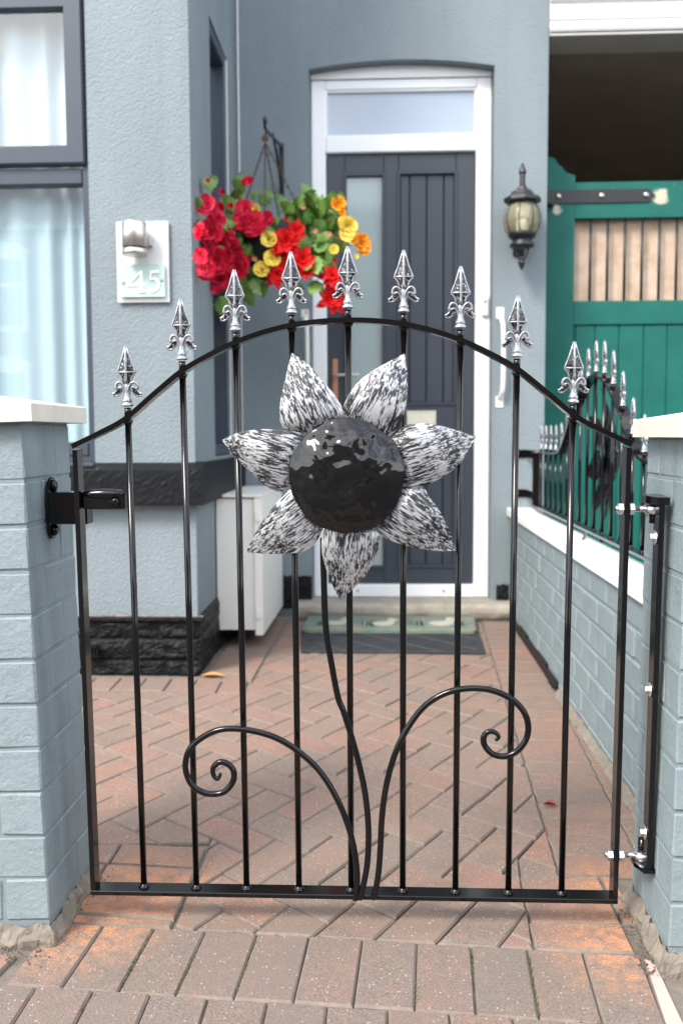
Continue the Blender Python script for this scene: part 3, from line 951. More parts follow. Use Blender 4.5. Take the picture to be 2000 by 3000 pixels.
# railing panel on the wall
rl = thing('railing_panel', 'black iron railing with silver finials standing above the white coping', 'railing', (1.400, 3.25, 0.648))
rl.rotation_euler.z = -PI/2
RA = [(0.0, .292), (0.30, .292), (0.66, .292), (0.80, .315), (0.92, .380), (1.06, .470), (1.20, .545), (1.32, .585), (1.45, .600), (1.58, .588), (1.70, .555), (1.85, .475), (2.00, .375), (2.10, .325), (2.22, .297), (2.40, .292), (3.06, .292)]
ironwork(rl, 3.06, RA, 0, [3.25-(1.088+0.142*i) for i in range(15)]+[3.25-(1.088-0.142*i) for i in range(1, 6)], 0.016, (1.44, 0.30), True)
for z in (0.275, 0.055):
    lug = MB().box(-0.238, 0.0, 0.0, 0.006, z-0.022, z+0.022).box(-0.238, -0.232, -0.070, 0.0, z-0.022, z+0.022)
    o = lug.build('fixing_lug', M['black'], rl)
    for yy in (-0.052,):
        MB().lathe([(.013, 0), (.013, .004), (.006, .008)], -0.232, yy, z, 12, axis=0).build('screw', M['zinc'], o)
st = MB().tube(smooth_pts([(1.35, 0.02, 0.0), (1.352, 0.008, -0.016), (1.40, -0.006, -0.0235), (1.47, -0.030, -0.024)], 4), 0.005, 8).build('stay', M['steel'], rl)

# ------------------------------------------------------------------ house
house = thing('house', 'grey blue rendered house with bay window, dark front door and white passage beam', 'house', (0, 0, 0))
YW = 3.49          # face of the door wall
YF = 3.580         # face of the white frame
XL, XR = 0.206, 1.212
wl = MB()
def quad(m, a, b, c, d, sm=False): m.add([a, b, c, d], [(0, 1, 2, 3)], sm)
def archz(x):
    t = (x-XL)/(XR-XL)
    return 3.018+0.042*(1-(2*t-1)**2)
def wq(x0, x1, z0a, z0b, z1): quad(wl, (x0, YW, z0a), (x1, YW, z0b), (x1, YW, z1), (x0, YW, z1))
wq(-0.26, XL, 0, 0, 6.5); wq(XR, 1.50, 0, 0, 6.5)
NC = 24
for i in range(NC):
    xa, xb = XL+(XR-XL)*i/NC, XL+(XR-XL)*(i+1)/NC
    wq(xa, xb, archz(xa), archz(xb), 6.5)
    quad(wl, (xa, YW, archz(xa)), (xb, YW, archz(xb)), (xb, YW+.2, archz(xb)), (xa, YW+.2, archz(xa)))
for x in (XL, XR): quad(wl, (x, YW, 0), (x, YW+.2, 0), (x, YW+.2, archz(x)), (x, YW, archz(x)))
quad(wl, (1.50, YW, 0), (1.50, 6.5, 0), (1.50, 6.5, 6.5), (1.50, YW, 6.5))
quad(wl, (1.50, YW, 3.405), (4.2, YW, 3.405), (4.2, YW, 6.5), (1.50, YW, 6.5))
quad(wl, (-0.26, YW, 6.5), (4.2, YW, 6.5), (4.2, YW+3, 6.5), (-0.26, YW+3, 6.5))
wl.build('wall', M['wall'], house)
# bay walls
XB0, XB1, YB = -0.190, -0.207, 2.167
WX1 = -0.622          # right edge of the bay's front window
WX0 = -2.35
bw = MB()
def fb(x0, x1, z0, z1): quad(bw, (x0, YB, z0), (x1, YB, z0), (x1, YB, z1), (x0, YB, z1))
fb(WX1, XB0, 0.90, 6.5); fb(-3.2, WX0, 0.90, 6.5); fb(WX0, WX1, 2.93, 6.5); fb(-3.2, XB0, 0.20, 0.90)
rx = lambda y: XB0+(XB1-XB0)*(y-YB)/(YW-YB)
SW0, SW1, SZ0, SZ1 = 2.70, 3.235, 0.93, 2.985
def rb(y0, y1, z0, z1): quad(bw, (rx(y0), y0, z0), (rx(y1), y1, z0), (rx(y1), y1, z1), (rx(y0), y0, z1))
rb(YB, SW0, 0.2, 6.5); rb(SW1, YW, 0.2, 6.5); rb(SW0, SW1, SZ1, 6.5); rb(SW0, SW1, 0.2, SZ0)
dpt = 0.050
for y_ in (SW0, SW1): quad(bw, (rx(y_), y_, SZ0), (rx(y_)-dpt, y_, SZ0), (rx(y_)-dpt, y_, SZ1), (rx(y_), y_, SZ1))
for z_ in (SZ0, SZ1): quad(bw, (rx(SW0), SW0, z_), (rx(SW1), SW1, z_), (rx(SW1)-dpt, SW1, z_), (rx(SW0)-dpt, SW0, z_))
for x_ in (WX0, WX1): quad(bw, (x_, YB, 0.9), (x_, YB+.14, 0.9), (x_, YB+.14, 2.93), (x_, YB, 2.93))
quad(bw, (WX0, YB, 2.93), (WX1, YB, 2.93), (WX1, YB+.14, 2.93), (WX0, YB+.14, 2.93))
quad(bw, (WX0, YB, 0.9), (WX1, YB, 0.9), (WX1, YB+.14, 0.9), (WX0, YB+.14, 0.9))
quad(bw, (-3.2, YB, 6.5), (XB0, YB, 6.5), (XB1, YW+2, 6.5), (-3.2, YW+2, 6.5))
quad(bw, (-3.2, YB, 0), (-3.2, 6, 0), (-3.2, 6, 6.5), (-3.2, YB, 6.5))
bw.build('bay_wall', M['wall'], house)
# room behind the bay
rm = MB()
rm.box(-3.1, -0.36, 2.34, 5.4, 0.3, 3.1)
rm.f.pop(2); rm.sm.pop(); rm.mi.pop()
room = rm.build('room_lining', M['room'], house)
# sill: rough-faced black stone round the bay
sm_ = MB()
def rough(x, y, z, amp, s=30): return amp*mnoise.fractal(Vector((x*s, y*s, z*s)), 0.8, 2.1, 4)
x0s, x1s, y0s = -3.2, -0.150, 2.098
sm_.grid(lambda u, v: (x0s+(x1s-x0s)*u, y0s-abs(rough(x0s+(x1s-x0s)*u, 0, v*0.15, .0035)) * (1 if 0.03 < v < 0.97 else 0.2), 0.735+0.150*v), 190, 10, False)
sm_.grid(lambda u, v: (x0s+(x1s-x0s)*u, y0s+(YB+0.01-y0s)*v, 0.885+0.034*v), 60, 2, False)
sm_.grid(lambda u, v: (x1s+(XB1+.042-x1s)*u, y0s+(YW-y0s)*u, 0.735+0.150*v), 30, 2, False)
sm_.grid(lambda u, v: (x1s+(XB1+.042-x1s)*u-(0.05*v), y0s+(YB-y0s)*v*(1-u)+(YW-y0s)*u, 0.885+0.034*v), 30, 2, False)
sm_.grid(lambda u, v: (x0s+(x1s-x0s)*u, y0s+0.08*v, 0.735), 4, 1, False)
sm_.grid(lambda u, v: (x1s+(XB1+.042-x1s)*u-0.05*v, y0s+(YW-y0s)*u, 0.735), 4, 1, False)
sm_.build('sill', M['sill'], house)
# plinth of rock-faced stones painted black
ph = MB()
ph.box(-3.2, -0.186, 2.150, 3.49, -0.02, 0.246)
plinth = ph.build('plinth', M['pitch'], house)
ph2 = MB().box(-3.2, -0.168, 2.126, 2.160, 0.232, 0.250, 0.003).build('plinth_fillet', M['pitch'], house)
def rock(x0, x1, z0, z1, yb, face, axis='y'):
    m = MB()
    sd_ = random.uniform(0, 50)
    def fn(u, v):
        e = min(u, 1-u, v, 1-v)
        a = x0+(x1-x0)*u; z = z0+(z1-z0)*v
        d = 0.0 if e <= 0 else face*(0.55+0.6*mnoise.fractal(Vector((a*14+sd_, z*22, sd_)), 0.9, 2.0, 4))*min(1, e*7)
        return (a, yb-d, z) if axis == 'y' else (yb+d, a, z)
    m.grid(fn, max(8, int((x1-x0)/0.018)), 9, False)
    return m.build('stone', M['pitch'], plinth)
for (z0, z1, xs) in ((0.158, 0.232, (-1.20, -0.93, -0.62, -0.36, -0.170)), (0.062, 0.150, (-1.2, -0.80, -0.47, -0.170)), (-0.01, 0.055, (-1.2, -0.66, -0.33, -0.170))):
    for a, b in zip(xs[:-1], xs[1:]): rock(a+0.004, b-0.004, z0, z1, 2.148, 0.017)
for (z0, z1, ys) in ((0.158, 0.240, (2.14, 2.45, 2.9, 3.4)), (0.062, 0.150, (2.14, 2.62, 3.0, 3.4)), (-0.01, 0.055, (2.14, 2.5, 2.95, 3.4))):
    for a, b in zip(ys[:-1], ys[1:]): rock(a+0.004, b-0.004, z0, z1, -0.187, 0.014, 'x')
# air brick in the plinth
av = MB()
for q in range(5): av.box(-0.672+0.013*q, -0.666+0.013*q, 2.108, 2.124, 0.088, 0.125)
av.box(-0.680, -0.606, 2.104, 2.122, 0.125, 0.133); av.box(-0.680, -0.606, 2.104, 2.122, 0.080, 0.088)
av.build('air_brick', M['pitch'], house)
# broken edge of the render above the plinth
br = MB()
br.grid(lambda u, v: (-0.9+0.735*u, 2.164-0.010*v-0.002+0.004*mnoise.noise(Vector((u*30, v, 0))), 0.249+(0.004+0.018*mnoise.noise(Vector((u*25, 3, 0))))*(1-v)), 80, 2)
br.build('render_edge', simple('broken_render', (0.20, 0.155, 0.125), 0.95, var=0.4, scale=40), house)
# dark damp course beside the door
for (a, b, top) in ((0.035, XL, 0.235), (XR+0.030, 1.325, 0.188)):
    MB().grid(lambda u, v: (a+(b-a)*u, YW-0.006-abs(rough(a+(b-a)*u, 0, v*.2, .008)), 0.05+(top-0.05)*v+(0.012*mnoise.noise(Vector((u*8, 1, a))) if v == 1 else 0)), 14, 12, False).build('damp_course', M['pitch'], house)

# bay window, front
def rect_frame(m, x0, x1, z0, z1, w, y0, y1, c=0.004):
    """four mitred members, outer face at y0"""
    O = [(x0, z0), (x1, z0), (x1, z1), (x0, z1)]
    I = [(x0+w, z0+w), (x1-w, z0+w), (x1-w, z1-w), (x0+w, z1-w)]
    I2 = [(x0+w+c, z0+w+c), (x1-w-c, z0+w+c), (x1-w-c, z1-w-c), (x0+w+c, z1-w-c)]
    O2 = [(x0+c, z0+c), (x1-c, z0+c), (x1-c, z1-c), (x0+c, z1-c)]
    vs = [(x, y1, z) for x, z in O]+[(x, y0+c, z) for x, z in O]+[(x, y0, z) for x, z in O2]+[(x, y0, z) for x, z in I]+[(x, y0+2.5*c, z) for x, z in I2]+[(x, y1, z) for x, z in I2]
    fs = []
    for r in range(5):
        for i in range(4):
            j = (i+1) % 4
            fs.append((r*4+i, r*4+j, (r+1)*4+j, (r+1)*4+i))
    m.add(vs, fs)
win = MB()
YV = 2.215
rect_frame(win, WX0+.002, WX1-.002, 0.905, 2.925, 0.036, YV, YV+.07)
win.box(WX0+.04, WX1-.04, YV+.002, YV+.068, 2.098, 2.168, 0.006)
win.box(WX0+.04, WX1-.04, YV-.004, YV+.066, 0.942, 1.004, 0.006)
win.box(-1.30, -1.22, YV+.003, YV+.067, 1.0, 2.1, 0.006)
bwin = win.build('window', M['anthracite'], house)
sash = MB()
rect_frame(sash, -1.24, -0.642, 2.176, 2.895, 0.076, YV-.026, YV+.03, 0.008)
rect_frame(sash, -2.30, -1.26, 2.176, 2.895, 0.076, YV-.026, YV+.03, 0.008)
sash.build('sash', M['anthracite'], bwin)
MB().box(-2.30, -0.655, YV+.036, YV+.040, 1.0, 2.105).build('pane', M['glass'], bwin)
MB().box(-2.25, -0.700, YV+.006, YV+.010, 2.23, 2.84).build('pane', M['glass'], bwin)
MB().box(WX0-.02, WX1+.004, YB-.045, YV, 0.898, 0.916, 0.004).build('window_board', M['anthracite'], bwin)
# bay window, return
sw = MB()
w_ = 0.055
for (a, b, z0, z1) in ((SW0+.002, SW0+w_, SZ0+.002, SZ1-.002), (SW1-w_, SW1-.002, SZ0+.002, SZ1-.002), (SW0+w_, SW1-w_, SZ0+.002, SZ0+w_), (SW0+w_, SW1-w_, SZ1-w_, SZ1-.002), (SW0+w_, SW1-w_, 2.10, 2.17)):
    sw.box(rx(3)-dpt-.04, rx(3)-dpt+.045, a, b, z0, z1, 0.006)
swo = sw.build('side_window', M['anthracite'], house)
MB().box(rx(3)-dpt, rx(3)-dpt+.004, SW0+w_, SW1-w_, SZ0+w_, SZ1-w_).build('pane', M['glass'], swo)
# white trim strip at the far edge of the side window
MB().box(rx(3.2)-.010, rx(3.2)+.003, SW1-.012, SW1+.004, SZ0, SZ1-.01).build('trim', M['handle_white'], swo)

# net curtain in the bay
cu = MB()
def cur(u, v):
    x = -2.3+1.70*u
    ph_ = 1.1*mnoise.noise(Vector((x*3, 0, 0)))
    return (x, 2.345+0.022*math.sin(x*58+6*ph_)*(0.6+0.4*v)+0.012*math.sin(x*23+1), 0.94+1.97*v)
cu.grid(cur, 200, 4)
tag(cu.build('net_curtain', M['curtain']), 'white gathered net curtain hanging inside the bay window', 'curtain')

# door frame
df = MB()
zb = 0.100
df.box(XL+.003, 0.290, YF, YF+.08, zb, 2.99, 0.006)
df.box(1.124, XR-.003, YF, YF+.08, zb, 2.99, 0.006)
df.box(0.290, 1.124, YF+.001, YF+.079, 2.598, 2.686, 0.006)
df.box(0.290, 1.124, YF+.001, YF+.079, 2.936, 2.99, 0.006)
df.box(0.290, 1.124, YF-.004, YF+.079, zb, 0.172, 0.005)
poly = [(XL+.004+(XR-XL-.008)*i/20, archz(XL+.004+(XR-XL-.008)*i/20)-.003) for i in range(21)]
df.prism(poly[::-1]+[(XL+.004, 2.993), (XR-.004, 2.993)], 1, YF-.012, YF+.06)
dfo = df.build('door_frame', M['white'], house)
fb_ = MB(); rect_frame(fb_, 0.288, 1.126, 2.684, 2.938, 0.010, YF+.010, YF+.05, 0.003)
fb_.build('bead', M['white'], dfo)
MB().box(0.296, 1.118, YF+.030, YF+.036, 2.690, 2.932).build('fanlight', M['fanlight'], dfo)
for x in (0.462, 0.955): MB().lathe([(.006, 0), (.006, -.004), (.004, -.005)], x, YF-.004, 0.136, 10, axis=1).build('drain_cap', M['anthracite'], dfo)
# front door
YD = YF+.030
dm = MB()
def dbox(x0, x1, z0, z1, y0=YD, c=0.003): dm.box(x0, x1, y0, YD+.045, z0, z1, c)
dbox(0.294, 0.396, 0.176, 2.594); dbox(1.016, 1.121, 0.176, 2.594); dbox(0.614, 0.696, 0.176, 2.594)
dbox(0.396, 0.614, 2.484, 2.593, YD+.001); dbox(0.696, 1.016, 2.490, 2.593, YD+.001)
dbox(0.396, 0.614, 0.177, 0.268, YD+.001); dbox(0.696, 1.016, 0.177, 0.275, YD+.001)
dbox(0.696, 1.016, 1.062, 1.205, YD+.001)
door = dm.build('front_door', M['door'], house)
for (x0, x1, z0, z1) in ((0.696, 1.016, 1.205, 2.490), (0.696, 1.016, 0.275, 1.062), (0.396, 0.614, 0.268, 2.484)):
    mm = MB(); rect_frame(mm, x0-.010, x1+.010, z0-.010, z1+.010, 0.016, YD-.009, YD+.02, 0.004); mm.build('moulding', M['door'], door)
gx = [0.704, 0.758, 0.853, 0.949, 1.010]
for (z0, z1) in ((1.213, 2.483), (0.283, 1.055)):
    for a, b in zip(gx[:-1], gx[1:]): MB().box(a+.002, b-.002, YD+.014, YD+.03, z0, z1, 0.004).build('board', M['door'], door)
MB().box(0.404, 0.608, YD+.018, YD+.024, 0.276, 2.478).build('glass', M['obscure'], door)
lbx = MB(); rect_frame(lbx, 0.742, 0.908, 1.086, 1.166, 0.008, YD-.008, YD, 0.002)
lbx.box(0.751, 0.899, YD-.005, YD-.0005, 1.095, 1.157, 0.0015)
lbx.build('letter_plate', simple('satin_letter_plate', (0.74, 0.70, 0.58), 0.4, 0.3), door)
hp = MB(); hp.box(0.321, 0.351, YD-.010, YD, 1.16, 1.462, 0.004); hpo = hp.build('handle_plate', M['film'], door)
MB().tube(smooth_pts([(0.336, YD-.005, 1.366), (0.336, YD-.045, 1.366), (0.350, YD-.055, 1.367), (0.41, YD-.055, 1.368), (0.476, YD-.05, 1.368)], 4), 0.0085, 8).build('lever', M['steel'], hpo)
MB().box(0.290, 1.124, YD+.046, YD+.056, 0.172, 2.60).build('back_panel', M['door'], door)
# doorstep
ds = MB()
def step(u, v):
    x = 0.122+1.195*u
    prof_ = [(3.60, .098), (3.43, .099), (3.385, .094), (3.366, .078), (3.362, .05), (3.372, .02), (3.40, -.01)]
    i = v*(len(prof_)-1); i0 = min(int(i), len(prof_)-2); t = i-i0
    yy = prof_[i0][0]*(1-t)+prof_[i0+1][0]*t; z = prof_[i0][1]*(1-t)+prof_[i0+1][1]*t
    nb = 0.011*mnoise.fractal(Vector((x*6, yy*6, z*9)), 0.9, 2.0, 3)
    return (x+(0.008*mnoise.noise(Vector((z*20, yy*9, 0))) if u in (0, 1) else 0), yy+nb, z+nb*0.35)
ds.grid(step, 70, 18, True)
quad(ds, (0.125, 3.38, 0.0), (0.125, 3.60, 0.0), (0.125, 3.60, 0.095), (0.125, 3.385, 0.090))
ds.build('doorstep', M['stonework'], house)

# white moulded beam over the passage and the passage behind
bm_ = MB()
bm_.prism([(3.470, 3.180), (3.735, 3.172), (3.735, 3.40), (3.440, 3.40), (3.440, 3.338), (3.452, 3.326), (3.464, 3.322), (3.466, 3.262), (3.458, 3.254), (3.458, 3.240), (3.468, 3.232), (3.470, 3.212), (3.462, 3.206), (3.462, 3.194)], 0, 1.503, 4.2)
bm_.build('passage_beam', M['whitewood'], house)
pc = MB()
quad(pc, (1.503, 3.735, 3.160), (4.2, 3.735, 3.160), (4.2, 6.4, 3.02), (1.503, 6.4, 3.02))
quad(pc, (1.503, 6.4, -.05), (4.2, 6.4, -.05), (4.2, 6.4, 3.1), (1.503, 6.4, 3.1))
quad(pc, (4.2, YW, -.05), (4.2, 6.4, -.05), (4.2, 6.4, 3.1), (4.2, YW, 3.1))
quad(pc, (1.504, 3.85, -.05), (1.504, 6.4, -.05), (1.504, 6.4, 3.16), (1.504, 3.85, 3.16))
pc.build('passage_lining', M['plaster'], house)
MB().box(1.503, 4.2, 3.475, 3.735, 3.160, 3.171).build('beam_soffit', M['soffit'], house)

# ------------------------------------------------------------------ green side gate
kg = NT('green_gate_paint')
v = kg.coord()
base = kg.mix(kg.ramp(kg.noise(v, 5, 5), 0.3, 0.7), (0.005, 0.090, 0.073), (0.007, 0.118, 0.094))
wearc = kg.ramp(kg.noise(v, 22, 6, 0.7), 0.70, 0.73)
d1 = kg.n('ShaderNodeVectorMath', operation='DISTANCE'); kg.l(v, d1.inputs[0]); d1.inputs[1].default_value = (2.180, 3.75, 2.372)
patch = kg.ramp(kg.math('ADD', kg.math('MULTIPLY', d1.outputs['Value'], 9.0), kg.math('MULTIPLY', kg.noise(v, 30, 4), 0.5)), 0.58, 0.70, (1, 1, 1, 1), (0, 0, 0, 1))
d2 = kg.n('ShaderNodeVectorMath', operation='DISTANCE'); kg.l(v, d2.inputs[0]); d2.inputs[1].default_value = (1.60, 3.75, 2.305)
patch2 = kg.ramp(kg.math('ADD', kg.math('MULTIPLY', d2.outputs['Value'], 14.0), kg.math('MULTIPLY', kg.noise(v, 40, 4), 0.9)), 0.75, 0.85, (1, 1, 1, 1), (0, 0, 0, 1))
tot = kg.math('MAXIMUM', kg.math('MULTIPLY', wearc, 0.5), kg.math('MAXIMUM', patch, patch2))
kg.set(kg.mix(tot, base, (0.46, 0.43, 0.34)), 0.5)
kg.bump(kg.noise(kg.coord((14, 14, 1)), 14, 5, 0.65), 0.5, 0.004)
kg.set(spec=0.25)
M['green'] = kg.m
kp_ = NT('old_boarding')
v = kp_.coord()
kp_.set(kp_.mix(kp_.ramp(kp_.noise(v, 12, 6, 0.65), 0.3, 0.7), (0.40, 0.28, 0.19), (0.55, 0.44, 0.35)), 0.9)
kp_.bump(kp_.noise(v, 60, 4), 0.5, 0.004)
M['boarding'] = kp_.m
GYG = 3.75
gg = thing('wooden_side_gate', 'green painted wooden side gate with barred opening and black strap hinge', 'side gate', (0, 0, 0))
gf = MB()
og = [(1.503, -.0), (1.700, 0.0), (1.700, 2.497), (1.655, 2.512)]
og += [(1.640, 2.522), (1.625, 2.547), (1.603, 2.557), (1.596, 2.575), (1.578, 2.597), (1.545, 2.602), (1.503, 2.602)]
gf.prism(og, 1, GYG, GYG+.06)
gf.box(1.7005, 2.9, GYG+.001, GYG+.059, 2.256, 2.459, 0.003)
gf.box(1.7005, 2.9, GYG+.001, GYG+.059, 1.657, 1.792, 0.003)
gf.build('frame', M['green'], gg)
xs = [1.7005, 1.716, 1.827, 1.964, 2.105, 2.238, 2.373, 2.508, 2.643, 2.778, 2.9]
for a, b in zip(xs[:-1], xs[1:]):
    MB().box(a+.0012, b-.0012, GYG+.012, GYG+.04, 0.0, 1.655, 0.004).build('board', M['green'], gg)
for i in range(12):
    MB().tube([(1.795+.0975*i, GYG+.02, 1.790), (1.795+.0975*i, GYG+.02, 2.258)], 0.0085, 8).build('bar', M['castblack'], gg)
MB().box(1.703, 2.9, GYG+.062, GYG+.075, 1.76, 2.29).build('back_board', M['boarding'], gg)
sh = MB()
sh.prism([(1.503, 2.342), (2.112, 2.342), (2.152, 2.378), (2.112, 2.416), (1.503, 2.416)], 1, GYG-.008, GYG-.0005)
sho = sh.build('strap_hinge', M['castblack'], gg)
for x in (1.605, 1.848, 2.098):
    MB().lathe([(.017, 0), (.016, -.005), (.010, -.010), (.002, -.012)], x, GYG-.008, 2.380, 14, axis=1).build('coach_bolt', M['steel'], sho)
MB().tube([(1.56, GYG-.02, 2.322), (1.56, GYG-.02, 2.340)], 0.022, 12).build('hinge_pin', M['castblack'], sho)

# ------------------------------------------------------------------ meter box
mbx = thing('meter_box', 'ivory meter box fixed low on the bay side wall', 'meter box', (0, 0, 0))
mm = MB()
mm.prism([(-0.190, 2.665), (-0.006, 2.665), (0.004, 3.47), (-0.200, 3.47)], 2, 0.090, 0.728)
mm.build('body', M['ivory'], mbx)
dd = MB()
dd.prism([(-0.005, 2.652), (0.032, 2.652), (0.040, 3.478), (0.005, 3.478)], 2, 0.066, 0.735)
ddo = dd.build('door', M['ivory'], mbx)
for z in (0.17, 0.64): MB().box(-0.002, 0.026, 2.645, 2.6515, z-.024, z+.024, 0.002).build('hinge', M['ivory'], ddo)
MB().prism([(-0.192, 2.645), (0.036, 2.645), (0.046, 3.47), (-0.200, 3.47)], 2, 0.7355, 0.748).build('lid', M['ivory'], mbx)

# ------------------------------------------------------------------ wall lantern by the door
ln = thing('wall_lantern', 'black lantern with amber glass on the wall right of the door', 'wall lantern', (1.350, 3.362, 0))
lt = MB()
lt.lathe([(.003, 2.466), (.008, 2.458), (.008, 2.450), (.018, 2.432), (.0205, 2.416), (.014, 2.404), (.016, 2.398), (.014, 2.392), (.016, 2.350), (.026, 2.338), (.028, 2.330), (.055, 2.318), (.062, 2.306), (.072, 2.292), (.098, 2.283), (.100, 2.266), (.092, 2.258), (.070, 2.256), (.066, 2.250)], seg=8, smooth=False)
lt.build('roof', M['castblack'], ln)
kq = NT('amber_glass')
kq.set((0.62, 0.58, 0.42), 0.08); kq.b.inputs['Transmission Weight'].default_value = 0.75; kq.b.inputs['IOR'].default_value = 1.2
GP = [(.066, 2.251), (.085, 2.225), (.094, 2.195), (.0965, 2.17), (.093, 2.14), (.084, 2.115), (.073, 2.100)]
gm_ = MB(); gm_.lathe(GP, seg=32); gm_.f = gm_.f[:-2]; gm_.sm = gm_.sm[:-2]; gm_.mi = gm_.mi[:-2]
gm_.build('glass', kq.m, ln)
for q in range(8):
    a = 2*PI*(q+0.62)/8
    MB().tube([((r+.001)*math.cos(a), (r+.001)*math.sin(a), z) for r, z in GP], 0.0034, 6).build('rib', M['castblack'], ln)
lo_ = MB()
lo_.lathe([(.074, 2.102), (.077, 2.096), (.075, 2.086), (.066, 2.074), (.052, 2.066), (.050, 2.056), (.064, 2.044), (.066, 2.034), (.062, 2.026), (.020, 2.022)], seg=16)
lo_.build('base', M['castblack'], ln)
MB().lathe([(.026, 2.066), (.027, 2.155), (.020, 2.170)], seg=14).build('lamp_holder', M['ivory'], ln)
kl = simple('frosted_bulb', (0.8, 0.78, 0.7), 0.3)
MB().lathe([(.018, 2.165), (.030, 2.185), (.031, 2.225), (.018, 2.248)], seg=14).build('bulb', kl, ln)
lp = MB()
lp.tube(smooth_pts([(-.034, 0, 2.024), (-.031, 0, 2.000), (-.020, 0, 1.972), (0, 0, 1.962), (.020, 0, 1.972), (.031, 0, 2.000), (.034, 0, 2.024)], 4), 0.0055, 8)
lp.lathe([(.007, 1.966), (.012, 1.958), (.020, 1.950), (.019, 1.942), (.010, 1.918), (.002, 1.906)], seg=10)
lp.build('drop', M['castblack'], ln)
arm = MB()
arm.box(-.032, .032, .116, .127, 2.00, 2.20, 0.004)
arm.tube([(0, .116, 2.06), (0, .02, 2.05)], 0.012, 8)
arm.build('arm', M['castblack'], ln)

# ------------------------------------------------------------------ house number plaque and its lamp
pq = thing('house_number_plaque', 'white acrylic house number plaque on the bay wall, reading 45', 'number plaque', (0, 0, 0))
kw = NT('white_acrylic'); kw.set((0.64, 0.66, 0.66), 0.18)
MB().box(-0.505, -0.284, 2.150, 2.160, 1.590, 1.925, 0.002).build('backing_plate', kw.m, pq)
kn = NT('green_tinted_acrylic'); kn.set((0.43, 0.56, 0.51), 0.12)
npl = MB().box(-0.494, -0.299, 2.134, 2.140, 1.610, 1.746, 0.0015).build('number_plate', kn.m, pq)
def ribbon(m, pts, w, y0, y1):
    """flat lettering stroke with a width at every point"""
    P = [Vector((p[0], 0, p[1])) for p in pts]
    n = len(P); a, b = [], []
    for i in range(n):
        t = (P[min(i+1, n-1)]-P[max(i-1, 0)]).normalized(); nn = Vector((-t.z, 0, t.x))
        a.append(P[i]+nn*w[i]/2); b.append(P[i]-nn*w[i]/2)
    for i in range(n-1):
        q = [a[i], a[i+1], b[i+1], b[i]]
        vs = [(p.x, y0, p.z) for p in q]+[(p.x, y1, p.z) for p in q]
        m.add(vs, [(0, 1, 2, 3), (4, 7, 6, 5), (0, 4, 5, 1), (1, 5, 6, 2), (2, 6, 7, 3), (3, 7, 4, 0)])
d4 = MB()
ribbon(d4, [(-0.398, 1.716), (-0.398, 1.634)], [.0115, .0115], 2.1290, 2.1340)
ribbon(d4, [(-0.395, 1.7195), (-0.455, 1.6600)], [.006, .006], 2.1285, 2.1335)
ribbon(d4, [(-0.459, 1.6595), (-0.380, 1.6595)], [.007, .007], 2.1295, 2.1345)
ribbon(d4, [(-0.412, 1.6320), (-0.384, 1.6320)], [.0045, .0045], 2.1280, 2.1330)
d5 = MB()
ribbon(d5, [(-0.358, 1.7130), (-0.322, 1.7150)], [.009, .010], 2.1290, 2.1340)
ribbon(d5, [(-0.3555, 1.714), (-0.3600, 1.678)], [.006, .005], 2.1285, 2.1335)
arc5 = smooth_pts([(-0.361, 0, 1.679), (-0.349, 0, 1.6855), (-0.333, 0, 1.681), (-0.3255, 0, 1.665), (-0.330, 0, 1.647), (-0.346, 0, 1.635), (-0.364, 0, 1.634), (-0.370, 0, 1.640)], 4)
n5 = len(arc5)
ribbon(d5, [(p.x, p.z) for p in arc5], [.004+.008*math.sin(PI*min(1, max(0, (i/(n5-1)-0.05)*1.15)))**1 for i in range(n5)], 2.1295, 2.1345)
kd = NT('white_digit'); kd.set((0.85, 0.89, 0.88), 0.3)
d4.build('digit', kd.m, npl); d5.build('digit', kd.m, npl)
for x, z in ((-0.476, 1.672), (-0.3135, 1.682)):
    MB().lathe([(.0065, 0), (.0065, -.022), (.005, -.024)], x, 2.150, z, 12, axis=1).build('stand_off', M['steel'], npl)
wl_ = thing('wall_light', 'cylindrical stainless steel wall light on the number plaque', 'wall light', (-0.412, 2.088, -0.016))
tb = MB()
tb.lathe([(.049, 1.823), (.051, 1.824), (.051, 1.921), (.049, 1.923)], seg=28); tb.build('shade', M['steel'], wl_)
MB().lathe([(.047, 1.815), (.047, 1.823)], seg=28).build('gap_ring', M['castblack'], wl_)
MB().lathe([(.049, 1.790), (.051, 1.791), (.051, 1.8145), (.049, 1.815)], seg=28).build('lower_ring', M['steel'], wl_)
MB().box(.020, .062, .03, .062, 1.835, 1.875, 0.002).build('bracket', M['steel'], wl_)

# ------------------------------------------------------------------ bell push, grab handles, cable
bl = thing('doorbell', 'small white bell push on the right side of the door frame', 'doorbell', (1.177, YF-.004, 1.746))
MB().box(-.019, .019, -.016, .004, -.055, .055, 0.004).build('housing', M['ivory'], bl)
MB().lathe([(.009, 0), (.009, -.004), (.006, -.006)], -.001, -.016, .025, 14, axis=1).build('button', M['steel'], bl)
def grab(x, label, rot=0):
    r = thing('grab_handle', label, 'grab handle', (x, YW, 1.455), 'white grab handles beside the front door')
    for z, s in ((0.24, 1), (-0.245, -1)):
        q = MB().box(-.021, .021, -.005, .0, z-.031, z+.031, 0.0015).build('plate', M['handle_white'], r)
        for (dx, dz) in ((.008, .016), (-.008, -.014)):
            MB().lathe([(.006, 0), (.005, -.003)], dx, -.005, z+dz, 8, axis=1).build('screw', M['rustscrew'], q)
    b = MB().tube(smooth_pts([(0, -.004, .222), (.006, -.030, .200), (.012, -.048, .165), (.014, -.052, .08), (.014, -.052, -.08), (.012, -.048, -.17), (.006, -.030, -.205), (0, -.004, -.226)], 4), 0.0125, 10)
    b.build('bar', M['handle_white'], r)
grab(1.252, 'white grab handle on the wall between door and lantern')
grab(0.176, 'white grab handle left of the front door, under the hanging basket')
